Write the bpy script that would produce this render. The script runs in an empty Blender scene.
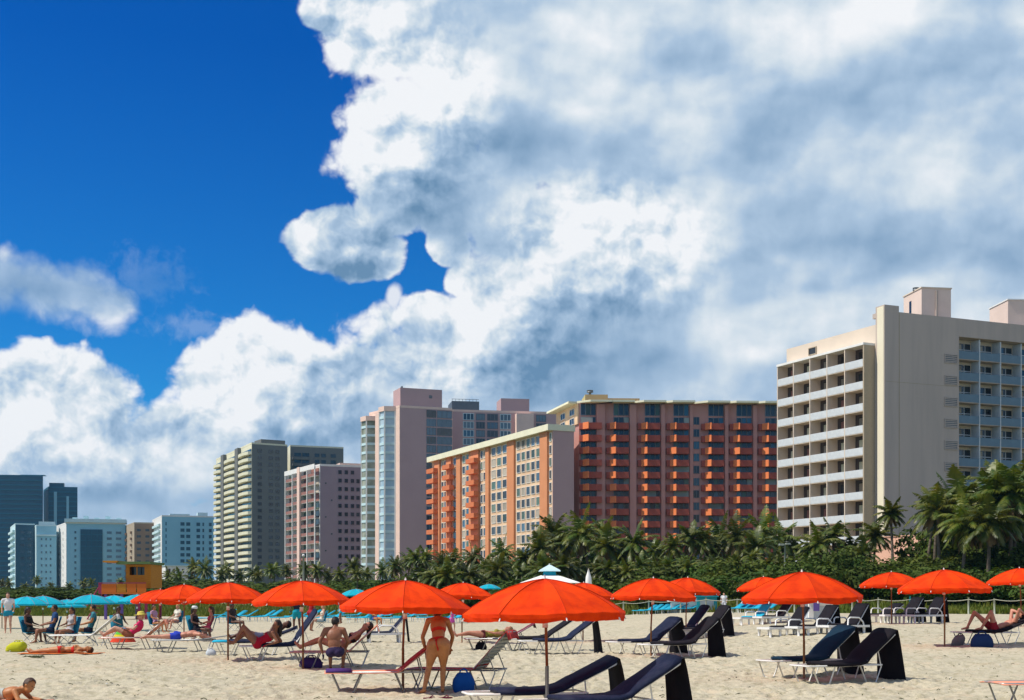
import bpy, bmesh, math, random
from mathutils import Vector, Matrix, Euler, noise as mnoise

# ------------------------------------------------------------------ camera
sc = bpy.context.scene
F, H0, YH = 1300.0, 1.5, 599.0          # focal length in pixels, eye height, horizon row
cam_d = bpy.data.cameras.new('camera')
cam_d.sensor_width = 36.0
cam_d.lens = F / 1024 * 36.0
cam_d.shift_y = (YH - 350) / 1024.0
cam_d.clip_start = 0.5
cam_d.clip_end = 30000
cam = bpy.data.objects.new('camera', cam_d)
cam.location = (0, 0, H0)
cam.rotation_euler = (math.radians(90), 0, 0)
sc.collection.objects.link(cam)
sc.camera = cam

# ------------------------------------------------------------------ sun, sky, exposure
SUN_AZ, SUN_EL = math.radians(-99), math.radians(54)      # azimuth from +Y towards +X
sun_dir = Vector((math.sin(SUN_AZ) * math.cos(SUN_EL), math.cos(SUN_AZ) * math.cos(SUN_EL), math.sin(SUN_EL)))
sd = bpy.data.lights.new('sun', 'SUN')
sd.energy = 4.8
sd.angle = math.radians(0.5)
sd.color = (1.0, 0.94, 0.84)
sun = bpy.data.objects.new('sun', sd)
sun.rotation_euler = (-sun_dir).to_track_quat('-Z', 'Y').to_euler()
sc.collection.objects.link(sun)
sc.view_settings.view_transform = 'Standard'
sc.view_settings.look = 'None'
sc.view_settings.exposure = 0.0
sc.view_settings.gamma = 1.0
sc.view_settings.use_curve_mapping = False
sc.cycles.max_bounces = 6
sc.cycles.diffuse_bounces = 3
sc.cycles.glossy_bounces = 3
sc.cycles.transmission_bounces = 4
sc.cycles.transparent_max_bounces = 8
sc.cycles.use_denoising = True

world = bpy.data.worlds.new('World')
sc.world = world
world.use_nodes = True


class NT:
    """small helper for writing node trees as expressions"""
    def __init__(s, nt):
        s.nt = nt
        s.l = nt.links
    def n(s, t, **kw):
        o = s.nt.nodes.new(t)
        for k, v in kw.items():
            setattr(o, k, v)
        return o
    def put(s, sock, v):
        if isinstance(v, bpy.types.NodeSocket):
            s.l.new(v, sock)
        elif v is not None:
            sock.default_value = v
    def m(s, op, a, b=None, c=None, clamp=False):
        o = s.n('ShaderNodeMath', operation=op, use_clamp=clamp)
        s.put(o.inputs[0], a)
        if b is not None: s.put(o.inputs[1], b)
        if c is not None: s.put(o.inputs[2], c)
        return o.outputs[0]
    def vm(s, op, a, b=None, c=None):
        o = s.n('ShaderNodeVectorMath', operation=op)
        s.put(o.inputs[0], a)
        if b is not None: s.put(o.inputs[1], b)
        if c is not None: s.put(o.inputs[2], c)
        return o.outputs['Value'] if op in ('LENGTH', 'DOT_PRODUCT', 'DISTANCE') else o.outputs[0]
    def noise(s, vec, scale, detail=4, rough=0.55, lac=2.0, col=False, dist=0.0, dim='3D'):
        o = s.n('ShaderNodeTexNoise', noise_dimensions=dim)
        s.put(o.inputs['Vector'], vec)
        o.inputs['Scale'].default_value = scale
        o.inputs['Detail'].default_value = detail
        o.inputs['Roughness'].default_value = rough
        o.inputs['Lacunarity'].default_value = lac
        o.inputs['Distortion'].default_value = dist
        return o.outputs['Color'] if col else o.outputs['Fac']
    def ramp(s, v, lo, hi, a=0.0, b=1.0, smooth=True):
        o = s.n('ShaderNodeMapRange', interpolation_type='SMOOTHSTEP' if smooth else 'LINEAR')
        s.put(o.inputs[0], v)
        for i, x in enumerate((lo, hi, a, b)):
            s.put(o.inputs[i + 1], x)
        return o.outputs[0]
    def mix(s, fac, a, b, mode='MIX'):
        o = s.n('ShaderNodeMix', data_type='RGBA', blend_type=mode)
        s.put(o.inputs[0], fac)
        s.put(o.inputs[6], c4(a)); s.put(o.inputs[7], c4(b))
        return o.outputs[2]
    def fmix(s, fac, a, b):
        o = s.n('ShaderNodeMix', data_type='FLOAT')
        s.put(o.inputs[0], fac); s.put(o.inputs[2], a); s.put(o.inputs[3], b)
        return o.outputs[0]
    def comb(s, x, y, z=0.0):
        o = s.n('ShaderNodeCombineXYZ')
        s.put(o.inputs[0], x); s.put(o.inputs[1], y); s.put(o.inputs[2], z)
        return o.outputs[0]


def c4(c):
    if isinstance(c, (tuple, list)) and len(c) == 3:
        return (*c, 1.0)
    return c


def build_world():
    nt = world.node_tree
    nt.nodes.clear()
    N = NT(nt)
    tc = N.n('ShaderNodeTexCoord').outputs['Generated']
    sep = N.n('ShaderNodeSeparateXYZ')
    N.put(sep.inputs[0], tc)
    x, y, z = sep.outputs
    az = N.m('ARCTAN2', x, y)
    hyp = N.m('MAXIMUM', N.m('SQRT', N.m('ADD', N.m('MULTIPLY', x, x), N.m('MULTIPLY', y, y))), 0.15)
    te = N.m('DIVIDE', z, hyp)
    P0 = N.comb(az, te, 0.0)

    def warp(P, scale, det, amt):
        w = N.vm('SCALE', N.vm('SUBTRACT', N.noise(P, scale, det, 0.55, col=True, dim='2D'), (0.5, 0.5, 0.5)))
        w.node.inputs['Scale'].default_value = amt
        return N.vm('ADD', P, w)
    Pc = warp(P0, 8.0, 2, 0.030)          # outline warp
    Pb = warp(P0, 22.0, 3, 0.016)         # billow warp

    def pt(px, py):
        a = math.atan((px - 512) / F)
        return a, (YH - py) / F * math.cos(a)

    def blobs(P, L, k=0.15):
        """union of soft ellipses, 1 at a centre and 0 at its rim"""
        out = None
        for (px, py, rx, ry) in L:
            a, t = pt(px, py)
            v = N.vm('MULTIPLY', N.vm('SUBTRACT', P, (a, t, 0)), (F / rx, F / ry, 0))
            e = N.m('SUBTRACT', 1.0, N.vm('LENGTH', v))
            out = e if out is None else N.m('SMOOTH_MAX', out, e, k)
        return out

    def billow(P, scale, det=2.0):
        """rounded cauliflower heads: 1 at a head's middle, 0 in the creases"""
        v = N.n('ShaderNodeTexVoronoi', voronoi_dimensions='2D', feature='SMOOTH_F1')
        N.put(v.inputs['Vector'], P)
        v.inputs['Scale'].default_value = scale
        v.inputs['Detail'].default_value = det
        v.inputs['Roughness'].default_value = 0.5
        v.inputs['Lacunarity'].default_value = 2.3
        v.inputs['Smoothness'].default_value = 0.6
        v.inputs['Randomness'].default_value = 1.0
        return N.m('SUBTRACT', 1.0, v.outputs['Distance'])

    cover = blobs(Pc, [
        (650, 60, 318, 190), (900, 200, 420, 300), (408, 150, 96, 78), (455, 190, 90, 44), (330, 238, 50, 35), (366, 256, 46, 31), (384, 214, 36, 24), (450, 240, 34, 30), (466, 276, 30, 30), (660, 330, 230, 120),
        (490, 335, 100, 62), (350, 392, 120, 52), (262, 384, 92, 74), (56, 412, 92, 68), (10, 425, 110, 76), (720, 480, 600, 250), (330, 505, 180, 80), (60, 560, 420, 95), (575, 250, 130, 90), (550, 300, 120, 90),
        (225, 458, 200, 56), (90, 466, 240, 50), (345, 12, 46, 36), (410, 30, 100, 70), (436, 318, 40, 34)])
    wisp = blobs(Pc, [(40, 290, 90, 40), (95, 298, 52, 30), (392, 298, 13, 22), (384, 312, 10, 14)])
    haze_puff = blobs(Pc, [(150, 275, 50, 32), (205, 330, 60, 18)])
    b1 = billow(Pb, 17.0, 2.0)
    b2 = billow(N.vm('ADD', Pb, (3.1, 1.7, 0)), 62.0, 2.0)
    fine = N.noise(Pb, 90.0, 4, 0.6, dim='2D')
    nz = N.m('ADD', N.m('MULTIPLY', N.m('SUBTRACT', b1, 0.42), 0.50), N.m('ADD', N.m('MULTIPLY', N.m('SUBTRACT', b2, 0.42), 0.16), N.m('MULTIPLY', N.m('SUBTRACT', fine, 0.5), 0.16)))
    dens = N.m('ADD', N.m('ADD', N.m('MULTIPLY', cover, 1.6), nz), -0.10)
    other = N.noise(P0, 3.2, 7, 0.55, dim='2D')
    outm = N.m('MAXIMUM', N.ramp(N.m('ABSOLUTE', az), 0.50, 0.75), N.ramp(te, 0.50, 0.75))
    dens = N.fmix(outm, dens, N.m('MULTIPLY', N.m('SUBTRACT', other, 0.47), 2.2))
    alpha = N.ramp(dens, -0.06, 0.20)
    wd = N.m('ADD', wisp, N.m('MULTIPLY', nz, 1.1))
    walpha = N.m('MULTIPLY', N.ramp(wd, -0.05, 0.60), 0.85)
    halpha = N.m('MULTIPLY', N.ramp(N.m('ADD', haze_puff, N.m('MULTIPLY', N.m('SUBTRACT', fine, 0.5), 1.6)), 0.0, 0.9), 0.16)
    alpha = N.m('MAXIMUM', N.m('MAXIMUM', alpha, walpha), halpha)

    # billow relief: height here against the height a little nearer the sun (up and to the left)
    def rel(P, scale, det, off, k, sh=(0, 0, 0)):
        a = billow(N.vm('ADD', P, sh), scale, det)
        b = billow(N.vm('ADD', P, (off[0] + sh[0], off[1] + sh[1], 0)), scale, det)
        return N.m('MULTIPLY', N.m('SUBTRACT', a, b), k)
    crisp = blobs(P0, [(60, 400, 170, 90), (250, 370, 170, 100), (450, 330, 150, 90), (380, 110, 120, 130), (340, 250, 80, 60), (330, 30, 90, 60), (600, 250, 120, 80)], 0.3)
    cm = N.ramp(crisp, -0.25, 0.5, 0.20, 1.0)
    r1 = rel(Pb, 17.0, 1.0, (-0.010, 0.014), 0.80)
    r2 = rel(Pb, 62.0, 2.0, (-0.004, 0.006), 0.34, (3.1, 1.7, 0))
    rr = N.m('MULTIPLY', N.m('ADD', r1, r2), cm)
    # larger masses
    m1 = N.noise(N.vm('MULTIPLY', Pc, (1.0, 1.5, 1.0)), 7.0, 3, 0.5, dim='2D')
    m2 = N.noise(N.vm('ADD', N.vm('MULTIPLY', Pc, (1.0, 1.5, 1.0)), (-0.03, 0.05, 0)), 7.0, 3, 0.5, dim='2D')
    mass = N.m('MULTIPLY', N.m('SUBTRACT', m1, m2), 1.3)
    soft = N.noise(P0, 15.0, 5, 0.55, dim='2D')
    dark = blobs(Pc, [(455, 205, 90, 56), (400, 185, 60, 30), (690, 52, 80, 42), (860, 215, 180, 130), (960, 70, 130, 110), (640, 352, 150, 62),
                      (720, 325, 150, 60), (350, 268, 50, 20), (110, 500, 260, 24), (270, 452, 90, 22), (640, 400, 330, 90), (150, 560, 500, 70), (560, 150, 90, 40), (760, 150, 70, 60)], 0.3)
    dk = N.ramp(dark, -0.25, 0.85)
    lightb = blobs(Pc, [(810, 8, 170, 46), (600, 5, 120, 40), (430, 84, 120, 52), (290, 330, 110, 36), (455, 305, 80, 40), (810, 265, 66, 22), (940, 280, 80, 24), (330, 120, 40, 60),
                        (590, 215, 80, 60), (225, 320, 60, 26), (66, 358, 90, 30), (250, 400, 60, 40), (650, 250, 110, 36), (760, 358, 40, 14), (350, 30, 70, 40), (20, 400, 60, 40), (325, 225, 40, 18), (420, 250, 30, 30)], 0.3)
    lg = N.ramp(lightb, -0.2, 0.85)
    edge = N.ramp(dens, 0.0, 0.30, 0.10, 0.0)
    b = N.m('ADD', N.m('ADD', 0.735, rr), N.m('ADD', mass, N.m('MULTIPLY', N.m('SUBTRACT', soft, 0.5), 0.26)))
    b = N.m('ADD', b, edge)
    b = N.m('SUBTRACT', b, N.m('MULTIPLY', dk, 0.25))
    under = blobs(Pc, [(450, 196, 84, 40), (690, 52, 70, 34), (352, 268, 50, 16), (640, 350, 120, 40)], 0.2)
    b = N.m('SUBTRACT', b, N.m('MULTIPLY', N.ramp(under, -0.1, 0.8), 0.20))
    b = N.m('ADD', b, N.m('MULTIPLY', lg, 0.22))
    b = N.m('SUBTRACT', b, N.ramp(wisp, 0.0, 0.4, 0.0, 0.16))
    b = N.m('ADD', b, 0.0, clamp=True)
    cr = N.n('ShaderNodeValToRGB')
    N.put(cr.inputs[0], b)
    e = cr.color_ramp.elements
    e[0].position = 0.0; e[0].color = (0.14, 0.27, 0.44, 1)
    e[1].position = 1.0; e[1].color = (0.90, 0.92, 0.95, 1)
    for p_, c_ in ((0.30, (0.28, 0.42, 0.60, 1)), (0.55, (0.42, 0.56, 0.73, 1)), (0.78, (0.66, 0.75, 0.83, 1))):
        q = e.new(p_); q.color = c_
    sky = N.n('ShaderNodeTexSky')
    sky.sky_type = 'NISHITA'
    sky.sun_disc = False
    sky.sun_elevation = SUN_EL
    sky.sun_rotation = SUN_AZ
    sky.air_density = 1.0
    sky.dust_density = 0.3
    sky.ozone_density = 3.0
    tint = N.mix(N.ramp(te, 0.0, 0.42, smooth=False), (0.10, 0.66, 1.05), (0.004, 0.35, 0.92))
    blue = N.mix(1.0, sky.outputs[0], tint, 'MULTIPLY')
    bg1 = N.n('ShaderNodeBackground'); N.put(bg1.inputs[0], blue); bg1.inputs[1].default_value = 0.115
    bg2 = N.n('ShaderNodeBackground'); N.put(bg2.inputs[0], cr.outputs[0]); bg2.inputs[1].default_value = 1.0
    low = N.ramp(te, -0.02, 0.0)
    mx = N.n('ShaderNodeMixShader')
    N.put(mx.inputs[0], N.m('MULTIPLY', alpha, low))
    N.l.new(bg1.outputs[0], mx.inputs[1]); N.l.new(bg2.outputs[0], mx.inputs[2])
    out = N.n('ShaderNodeOutputWorld')
    N.l.new(mx.outputs[0], out.inputs[0])
    world.cycles.sampling_method = 'MANUAL'
    world.cycles.sample_map_resolution = 512
build_world()

# ------------------------------------------------------------------ helpers
import numpy as np
R = random.Random(11)
rad = math.radians
COL = sc.collection


def at(px, d):
    """plan position seen in photograph column px at distance d"""
    return ((px - 512) / F * d, d)


def zat(py, d):
    return H0 + (YH - py) / F * d


def material(name, col, rough=0.7, col2=None, scale=6.0, amt=0.5, bump=0.0, bscale=30.0, metal=0.0, spec=0.3, transl=None, rand=0.0, coat=0.0, detail=4, stretch=None, rand_hue=0.0):
    m = bpy.data.materials.new(name)
    m.use_nodes = True
    nt = m.node_tree
    nt.nodes.clear()
    N = NT(nt)
    out = N.n('ShaderNodeOutputMaterial')
    b = N.n('ShaderNodeBsdfPrincipled')
    b.inputs['Roughness'].default_value = rough
    b.inputs['Metallic'].default_value = metal
    b.inputs['Specular IOR Level'].default_value = spec
    if coat: b.inputs['Coat Weight'].default_value = coat
    tc = N.n('ShaderNodeTexCoord').outputs['Object']
    if stretch:
        tc = N.vm('MULTIPLY', tc, stretch)
    if col2 is None:
        col2 = tuple(v * 0.8 for v in col)
    f = N.ramp(N.noise(tc, scale, detail, 0.6), 0.35, 0.65, 0.0, 1.0)
    c = N.mix(N.m('MULTIPLY', f, amt), col, col2)
    if rand or rand_hue:
        oi = N.n('ShaderNodeObjectInfo').outputs['Random']
        hs = N.n('ShaderNodeHueSaturation')
        N.put(hs.inputs['Color'], c)
        N.put(hs.inputs['Value'], N.ramp(oi, 0, 1, 1 - rand, 1 + rand, smooth=False))
        if rand_hue:
            oi2 = N.m('FRACT', N.m('MULTIPLY', oi, 7.31))
            N.put(hs.inputs['Hue'], N.ramp(oi2, 0, 1, 0.5 - rand_hue, 0.5 + rand_hue, smooth=False))
        c = hs.outputs[0]
    N.put(b.inputs['Base Color'], c)
    if bump:
        bp = N.n('ShaderNodeBump')
        bp.inputs['Strength'].default_value = bump
        bp.inputs['Distance'].default_value = 0.02
        N.put(bp.inputs['Height'], N.noise(tc, bscale, 4, 0.6))
        N.l.new(bp.outputs[0], b.inputs['Normal'])
    sh = b.outputs[0]
    if transl:
        t = N.n('ShaderNodeBsdfTranslucent')
        N.put(t.inputs[0], N.mix(1.0, c, transl[1], 'MULTIPLY') if len(transl) > 1 else c)
        mx = N.n('ShaderNodeMixShader')
        mx.inputs[0].default_value = transl[0]
        N.l.new(sh, mx.inputs[1]); N.l.new(t.outputs[0], mx.inputs[2])
        sh = mx.outputs[0]
    N.l.new(sh, out.inputs[0])
    return m


class MB:
    """mesh collector"""
    def __init__(s):
        s.v = []; s.f = []; s.mi = []; s.sm = []
    def add(s, vs, fs, mi=0, smooth=False):
        o = len(s.v)
        s.v.extend([tuple(p) for p in vs])
        s.f.extend([tuple(i + o for i in f) for f in fs])
        s.mi.extend([mi] * len(fs)); s.sm.extend([smooth] * len(fs))
        return s
    def box(s, x0, x1, y0, y1, z0, z1, mi=0, M=None):
        vs = [Vector(p) for p in ((x0, y0, z0), (x1, y0, z0), (x1, y1, z0), (x0, y1, z0), (x0, y0, z1), (x1, y0, z1), (x1, y1, z1), (x0, y1, z1))]
        if M is not None: vs = [M @ p for p in vs]
        return s.add(vs, [(0, 3, 2, 1), (4, 5, 6, 7), (0, 1, 5, 4), (1, 2, 6, 5), (2, 3, 7, 6), (3, 0, 4, 7)], mi)
    def prism(s, poly, z0, z1, mi=0, mtop=None):
        n = len(poly)
        a = sum(poly[i][0] * poly[(i + 1) % n][1] - poly[(i + 1) % n][0] * poly[i][1] for i in range(n))
        if a < 0: poly = poly[::-1]
        vs = [(p[0], p[1], z0) for p in poly] + [(p[0], p[1], z1) for p in poly]
        s.add(vs, [(i, (i + 1) % n, n + (i + 1) % n, n + i) for i in range(n)] + [tuple(range(n))[::-1]], mi)
        s.add(vs[n:], [tuple(range(n))], mi if mtop is None else mtop)
        return s
    def tube(s, pts, r, n=6, mi=0, cap=True, smooth=True):
        pts = [Vector(p) for p in pts]
        rs = r if isinstance(r, (list, tuple)) else [r] * len(pts)
        vs = []; fs = []
        ref = None
        for i, p in enumerate(pts):
            d = (pts[min(i + 1, len(pts) - 1)] - pts[max(i - 1, 0)])
            d = d.normalized() if d.length > 1e-9 else Vector((0, 0, 1))
            if ref is None:
                ref = Vector((0, 0, 1)) if abs(d.z) < 0.9 else Vector((1, 0, 0))
            a = d.cross(ref)
            a = a.normalized() if a.length > 1e-6 else d.orthogonal().normalized()
            b = d.cross(a).normalized()
            ref = a.cross(d)
            for k in range(n):
                t = 2 * math.pi * k / n
                vs.append(p + (a * math.cos(t) + b * math.sin(t)) * rs[i])
        for i in range(len(pts) - 1):
            for k in range(n):
                fs.append((i * n + k, i * n + (k + 1) % n, (i + 1) * n + (k + 1) % n, (i + 1) * n + k))
        if cap:
            fs.append(tuple(range(n))); fs.append(tuple((len(pts) - 1) * n + k for k in range(n))[::-1])
        return s.add(vs, fs, mi, smooth)
    def ball(s, c, r, n=10, m=7, mi=0, M=None, keep=None):
        """ellipsoid; r a number or three; M a 3x3 frame"""
        c = Vector(c)
        rr = (r, r, r) if not isinstance(r, (list, tuple)) else r
        vs = []; fs = []
        for i in range(m + 1):
            ph = math.pi * i / m
            for k in range(n):
                t = 2 * math.pi * k / n
                p = Vector((math.sin(ph) * math.cos(t) * rr[0], math.sin(ph) * math.sin(t) * rr[1], math.cos(ph) * rr[2]))
                if M is not None: p = M @ p
                vs.append(c + p)
        for i in range(m):
            for k in range(n):
                fs.append((i * n + k, (i + 1) * n + k, (i + 1) * n + (k + 1) % n, i * n + (k + 1) % n))
        return s.add(vs, fs, mi, True)
    def cone(s, p0, p1, r0, r1, n=10, mi=0):
        """limb: a tapered tube with rounded ends"""
        p0 = Vector(p0); p1 = Vector(p1)
        d = (p1 - p0)
        L = max(d.length, 1e-6); d = d / L
        pts = []; rs = []
        for a in (-80, -55, -28, 0):
            pts.append(p0 + d * r0 * math.sin(rad(a))); rs.append(r0 * math.cos(rad(a)))
        for a in (0, 28, 55, 80):
            pts.append(p1 + d * r1 * math.sin(rad(a))); rs.append(r1 * math.cos(rad(a)))
        return s.tube(pts, rs, n, mi)
    def mesh(s, name, mats):
        me = bpy.data.meshes.new(name)
        me.from_pydata(s.v, [], s.f)
        for m in (mats if isinstance(mats, (list, tuple)) else [mats]):
            me.materials.append(m)
        me.polygons.foreach_set('material_index', s.mi)
        me.polygons.foreach_set('use_smooth', s.sm)
        me.update()
        return me
    def build(s, name, mats, parent=None):
        return link(name, s.mesh(name, mats), parent)


def link(name, data, parent=None, loc=None, rz=None):
    o = bpy.data.objects.new(name, data)
    COL.objects.link(o)
    if parent is not None: o.parent = parent
    if loc is not None: o.location = loc
    if rz is not None: o.rotation_euler = (0, 0, rz)
    return o


def tag(o, label, cat, group=None):
    o['label'] = label; o['category'] = cat
    if group: o['group'] = group
    return o


def thing(name, label, cat, loc=(0, 0, 0), rz=0.0, group=None):
    return tag(link(name, None, None, loc, rz), label, cat, group)


KIDS = {}


def dup(root, loc, rz=0.0, label=None, group=None, scale=None):
    """a copy of a thing with copies of its parts and sub-parts"""
    if root.name not in KIDS:
        KIDS[root.name] = [(c, list(c.children)) for c in root.children]
    r = root.copy(); COL.objects.link(r)
    r.location = loc; r.rotation_euler = (0, 0, rz)
    if label: r['label'] = label
    if group: r['group'] = group
    if scale: r.scale = scale if isinstance(scale, tuple) else (scale,) * 3
    for ch, gs in KIDS[root.name]:
        c = ch.copy(); COL.objects.link(c); c.parent = r
        for g in gs:
            h = g.copy(); COL.objects.link(h); h.parent = c
    return r


def sstep(x, a, b):
    t = min(1.0, max(0.0, (x - a) / (b - a)))
    return t * t * (3 - 2 * t)


def edge_y(x):
    """where the sand gives way to the planted dune"""
    return 104 - 0.75 * max(0, min(x, 40)) - 0.25 * max(-80, min(0, x))


def gz(x, y):
    """ground height"""
    z = -0.2 + 0.2 * sstep(y, 16, 33) + 0.55 * sstep(x, 1, 15) * sstep(y, 22, 50)
    return z + 1.9 * sstep(y - edge_y(x), 1.0, 26)


ORD = 'first second third fourth fifth sixth seventh eighth ninth tenth eleventh twelfth thirteenth fourteenth fifteenth sixteenth seventeenth eighteenth nineteenth twentieth'.split()
def ordinal(i):
    """the word for place i + 1 in a row"""
    if i < 20: return ORD[i]
    return {2: 'twenty', 3: 'thirty', 4: 'forty'}[(i + 1) // 10] + '-' + (ORD[(i + 1) % 10 - 1] if (i + 1) % 10 else 'tenth') if (i + 1) % 10 else {3: 'thirtieth', 4: 'fortieth'}[(i + 1) // 10]


def gat(px, d, dz=0.0):
    x, y = at(px, d)
    return (x, y, gz(x, y) + dz)


# ------------------------------------------------------------------ ground
def np_noise(x, y, seed):
    """smooth value noise on arrays"""
    xi = np.floor(x).astype(np.int64); yi = np.floor(y).astype(np.int64)
    fx = x - xi; fy = y - yi
    fx = fx * fx * (3 - 2 * fx); fy = fy * fy * (3 - 2 * fy)
    def h(a, b):
        n = (a * 374761393 + b * 668265263 + seed * 982451653) & 0xffffffff
        n = ((n ^ (n >> 13)) * 1274126177) & 0xffffffff
        return ((n ^ (n >> 16)) & 0xffff) / 65535.0
    return (h(xi, yi) * (1 - fx) + h(xi + 1, yi) * fx) * (1 - fy) + (h(xi, yi + 1) * (1 - fx) + h(xi + 1, yi + 1) * fx) * fy


def build_ground():
    def steps(segs):
        out = [segs[0][0]]
        for a, b, st in segs:
            n = max(1, round((b - a) / st))
            out += [a + (b - a) * (i + 1) / n for i in range(n)]
        return out
    xp = steps([(0, 9, 0.055), (9, 30, 0.22), (30, 70, 1.0), (70, 300, 10), (300, 4000, 370)])
    xs = np.array([-v for v in xp[:0:-1]] + xp)
    ys = np.array(steps([(-40, 12, 4), (12, 17, 0.4), (17, 30, 0.05), (30, 50, 0.12), (50, 90, 0.4), (90, 150, 1.0), (150, 400, 12), (400, 4400, 400)]))
    X, Y = np.meshgrid(xs, ys)
    def ss(t, a, b):
        t = np.clip((t - a) / (b - a), 0, 1); return t * t * (3 - 2 * t)
    E = 104 - 0.75 * np.clip(X, 0, 40) - 0.25 * np.clip(X, -80, 0)
    Z = -0.2 + 0.2 * ss(Y, 16, 33) + 0.55 * ss(X, 1, 15) * ss(Y, 22, 50) + 1.9 * ss(Y - E, 1.0, 26)
    near = 1 - ss(Y, 60, 100)
    rough = (np_noise(X * 2.6, Y * 2.6, 3) - 0.5) * 0.030 + (np_noise(X * 6.5, Y * 6.5, 4) - 0.5) * 0.030 + (np_noise(X * 15, Y * 15, 5) - 0.5) * 0.013
    rough += (np_noise(X * 0.7, Y * 0.7, 6) - 0.5) * 0.05
    Z += rough * 1.35 * near
    rr = np.random.RandomState(5)
    def stamp(x, y, ang, la, lb, depth):
        i0, i1 = np.searchsorted(xs, [x - 0.45, x + 0.45]); j0, j1 = np.searchsorted(ys, [y - 0.45, y + 0.45])
        if i1 - i0 < 2 or j1 - j0 < 2: return
        dx = X[j0:j1, i0:i1] - x; dy = Y[j0:j1, i0:i1] - y
        u = (dx * math.cos(ang) + dy * math.sin(ang)) / la; v = (-dx * math.sin(ang) + dy * math.cos(ang)) / lb
        q = u * u + v * v
        Z[j0:j1, i0:i1] += -depth * np.exp(-q * 1.6) + depth * 0.45 * np.exp(-(np.sqrt(q) - 1.5) ** 2 * 4)
    # trails of footprints, and loose single ones
    for _ in range(190):
        x, y = rr.uniform(-15, 15), rr.uniform(17, 46)
        a = rr.uniform(0, 2 * math.pi); side = 1
        for k in range(rr.randint(8, 26)):
            a += rr.uniform(-0.12, 0.12)
            x += 0.62 * math.cos(a); y += 0.62 * math.sin(a); side = -side
            stamp(x - side * 0.11 * math.sin(a), y + side * 0.11 * math.cos(a), a + rr.uniform(-.2, .2), 0.16, 0.075, rr.uniform(0.03, 0.065))
    for _ in range(2600):
        stamp(rr.uniform(-12, 12), rr.uniform(17, 42), rr.uniform(0, 6.3), rr.uniform(.08, .2), rr.uniform(.06, .11), rr.uniform(.015, .055))
    nx, ny = len(xs), len(ys)
    me = bpy.data.meshes.new('sand_beach')
    co = np.stack([X, Y, Z], -1).reshape(-1, 3)
    idx = np.arange(nx * ny).reshape(ny, nx)
    quads = np.stack([idx[:-1, :-1], idx[:-1, 1:], idx[1:, 1:], idx[1:, :-1]], -1).reshape(-1, 4)
    me.vertices.add(len(co)); me.vertices.foreach_set('co', co.ravel())
    me.loops.add(quads.size); me.loops.foreach_set('vertex_index', quads.ravel())
    me.polygons.add(len(quads)); me.polygons.foreach_set('loop_start', np.arange(0, quads.size, 4)); 
    me.update(calc_edges=True)
    me.polygons.foreach_set('use_smooth', np.ones(len(quads), bool))
    wob = (np_noise(X * 0.5, Y * 0.5, 9) - 0.5) * 2.5
    soil = ((Y - E + wob) > 0.0)[:-1, :-1].reshape(-1)
    me.polygons.foreach_set('material_index', soil.astype(np.int32))
    # sand: coarse shell grains, pale crests, small dark bits of weed
    m = bpy.data.materials.new('sand'); m.use_nodes = True
    nt = m.node_tree; nt.nodes.clear(); N = NT(nt)
    tc = N.n('ShaderNodeTexCoord').outputs['Object']
    c = N.mix(N.ramp(N.noise(tc, 0.35, 3), 0.35, 0.65), (0.53, 0.47, 0.34), (0.48, 0.43, 0.31))
    c = N.mix(N.m('MULTIPLY', N.ramp(N.noise(tc, 5.0, 5, 0.65), 0.45, 0.66), 0.7), c, (0.30, 0.265, 0.165))
    c = N.mix(N.m('MULTIPLY', N.ramp(N.noise(N.vm('ADD', tc, (31, 7, 0)), 1.4, 4, 0.6), 0.52, 0.70), 0.5), c, (0.58, 0.45, 0.31))
    c = N.mix(N.m('MULTIPLY', N.ramp(N.noise(N.vm('ADD', tc, (3, 47, 0)), 9.0, 3, 0.6), 0.66, 0.74), 0.7), c, (0.17, 0.155, 0.08))
    c = N.mix(N.m('MULTIPLY', N.ramp(N.noise(tc, 90.0, 2, 0.5), 0.3, 0.7), 0.18), c, (0.30, 0.26, 0.18))
    b = N.n('ShaderNodeBsdfPrincipled'); b.inputs['Roughness'].default_value = 0.95; b.inputs['Specular IOR Level'].default_value = 0.1
    N.put(b.inputs['Base Color'], c)
    bp = N.n('ShaderNodeBump'); bp.inputs['Strength'].default_value = 0.7; bp.inputs['Distance'].default_value = 0.05
    N.put(bp.inputs['Height'], N.noise(tc, 11.0, 5, 0.62)); N.l.new(bp.outputs[0], b.inputs['Normal'])
    o = N.n('ShaderNodeOutputMaterial'); N.l.new(b.outputs[0], o.inputs[0])
    me.materials.append(m)
    me.materials.append(material('dune_soil', (0.10, 0.11, 0.03), 0.95, (0.20, 0.17, 0.09), 0.8, 0.8))
    ob = link('ground', me); ob['kind'] = 'structure'
build_ground()

# ------------------------------------------------------------------ buildings
M = {}
M['cream'] = material('cream_render_sunlit', (0.74, 0.61, 0.48), 0.85, (0.62, 0.52, 0.42), 0.25, 0.6)  # lit-side hotel wall, brightened so the sunlight sits in its colour
M['greige'] = material('greige_render_shaded', (0.52, 0.425, 0.36), 0.85, (0.43, 0.355, 0.305), 0.45, 0.75, stretch=(1, 1, 0.10))  # hotel wall on the shaded front, shade put into the tone; streaks are stains
M['litstrip'] = material('sunlit_edge_render', (0.80, 0.72, 0.54), 0.85, None, 0.2, 0.3)  # sunlit end of the front slab, sunlight put into the colour
M['tanwall'] = material('tan_render', (0.42, 0.34, 0.24), 0.85)
M['railwhite'] = material('white_rail', (0.62, 0.64, 0.64), 0.6, (0.50, 0.52, 0.53), 1.2, 0.6)
M['railblue'] = material('blue_rail', (0.15, 0.23, 0.29), 0.5, (0.11, 0.17, 0.22), 1.0, 0.5)
M['white'] = material('white_paint', (0.80, 0.78, 0.73), 0.6, None, 0.5, 0.4)
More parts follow.
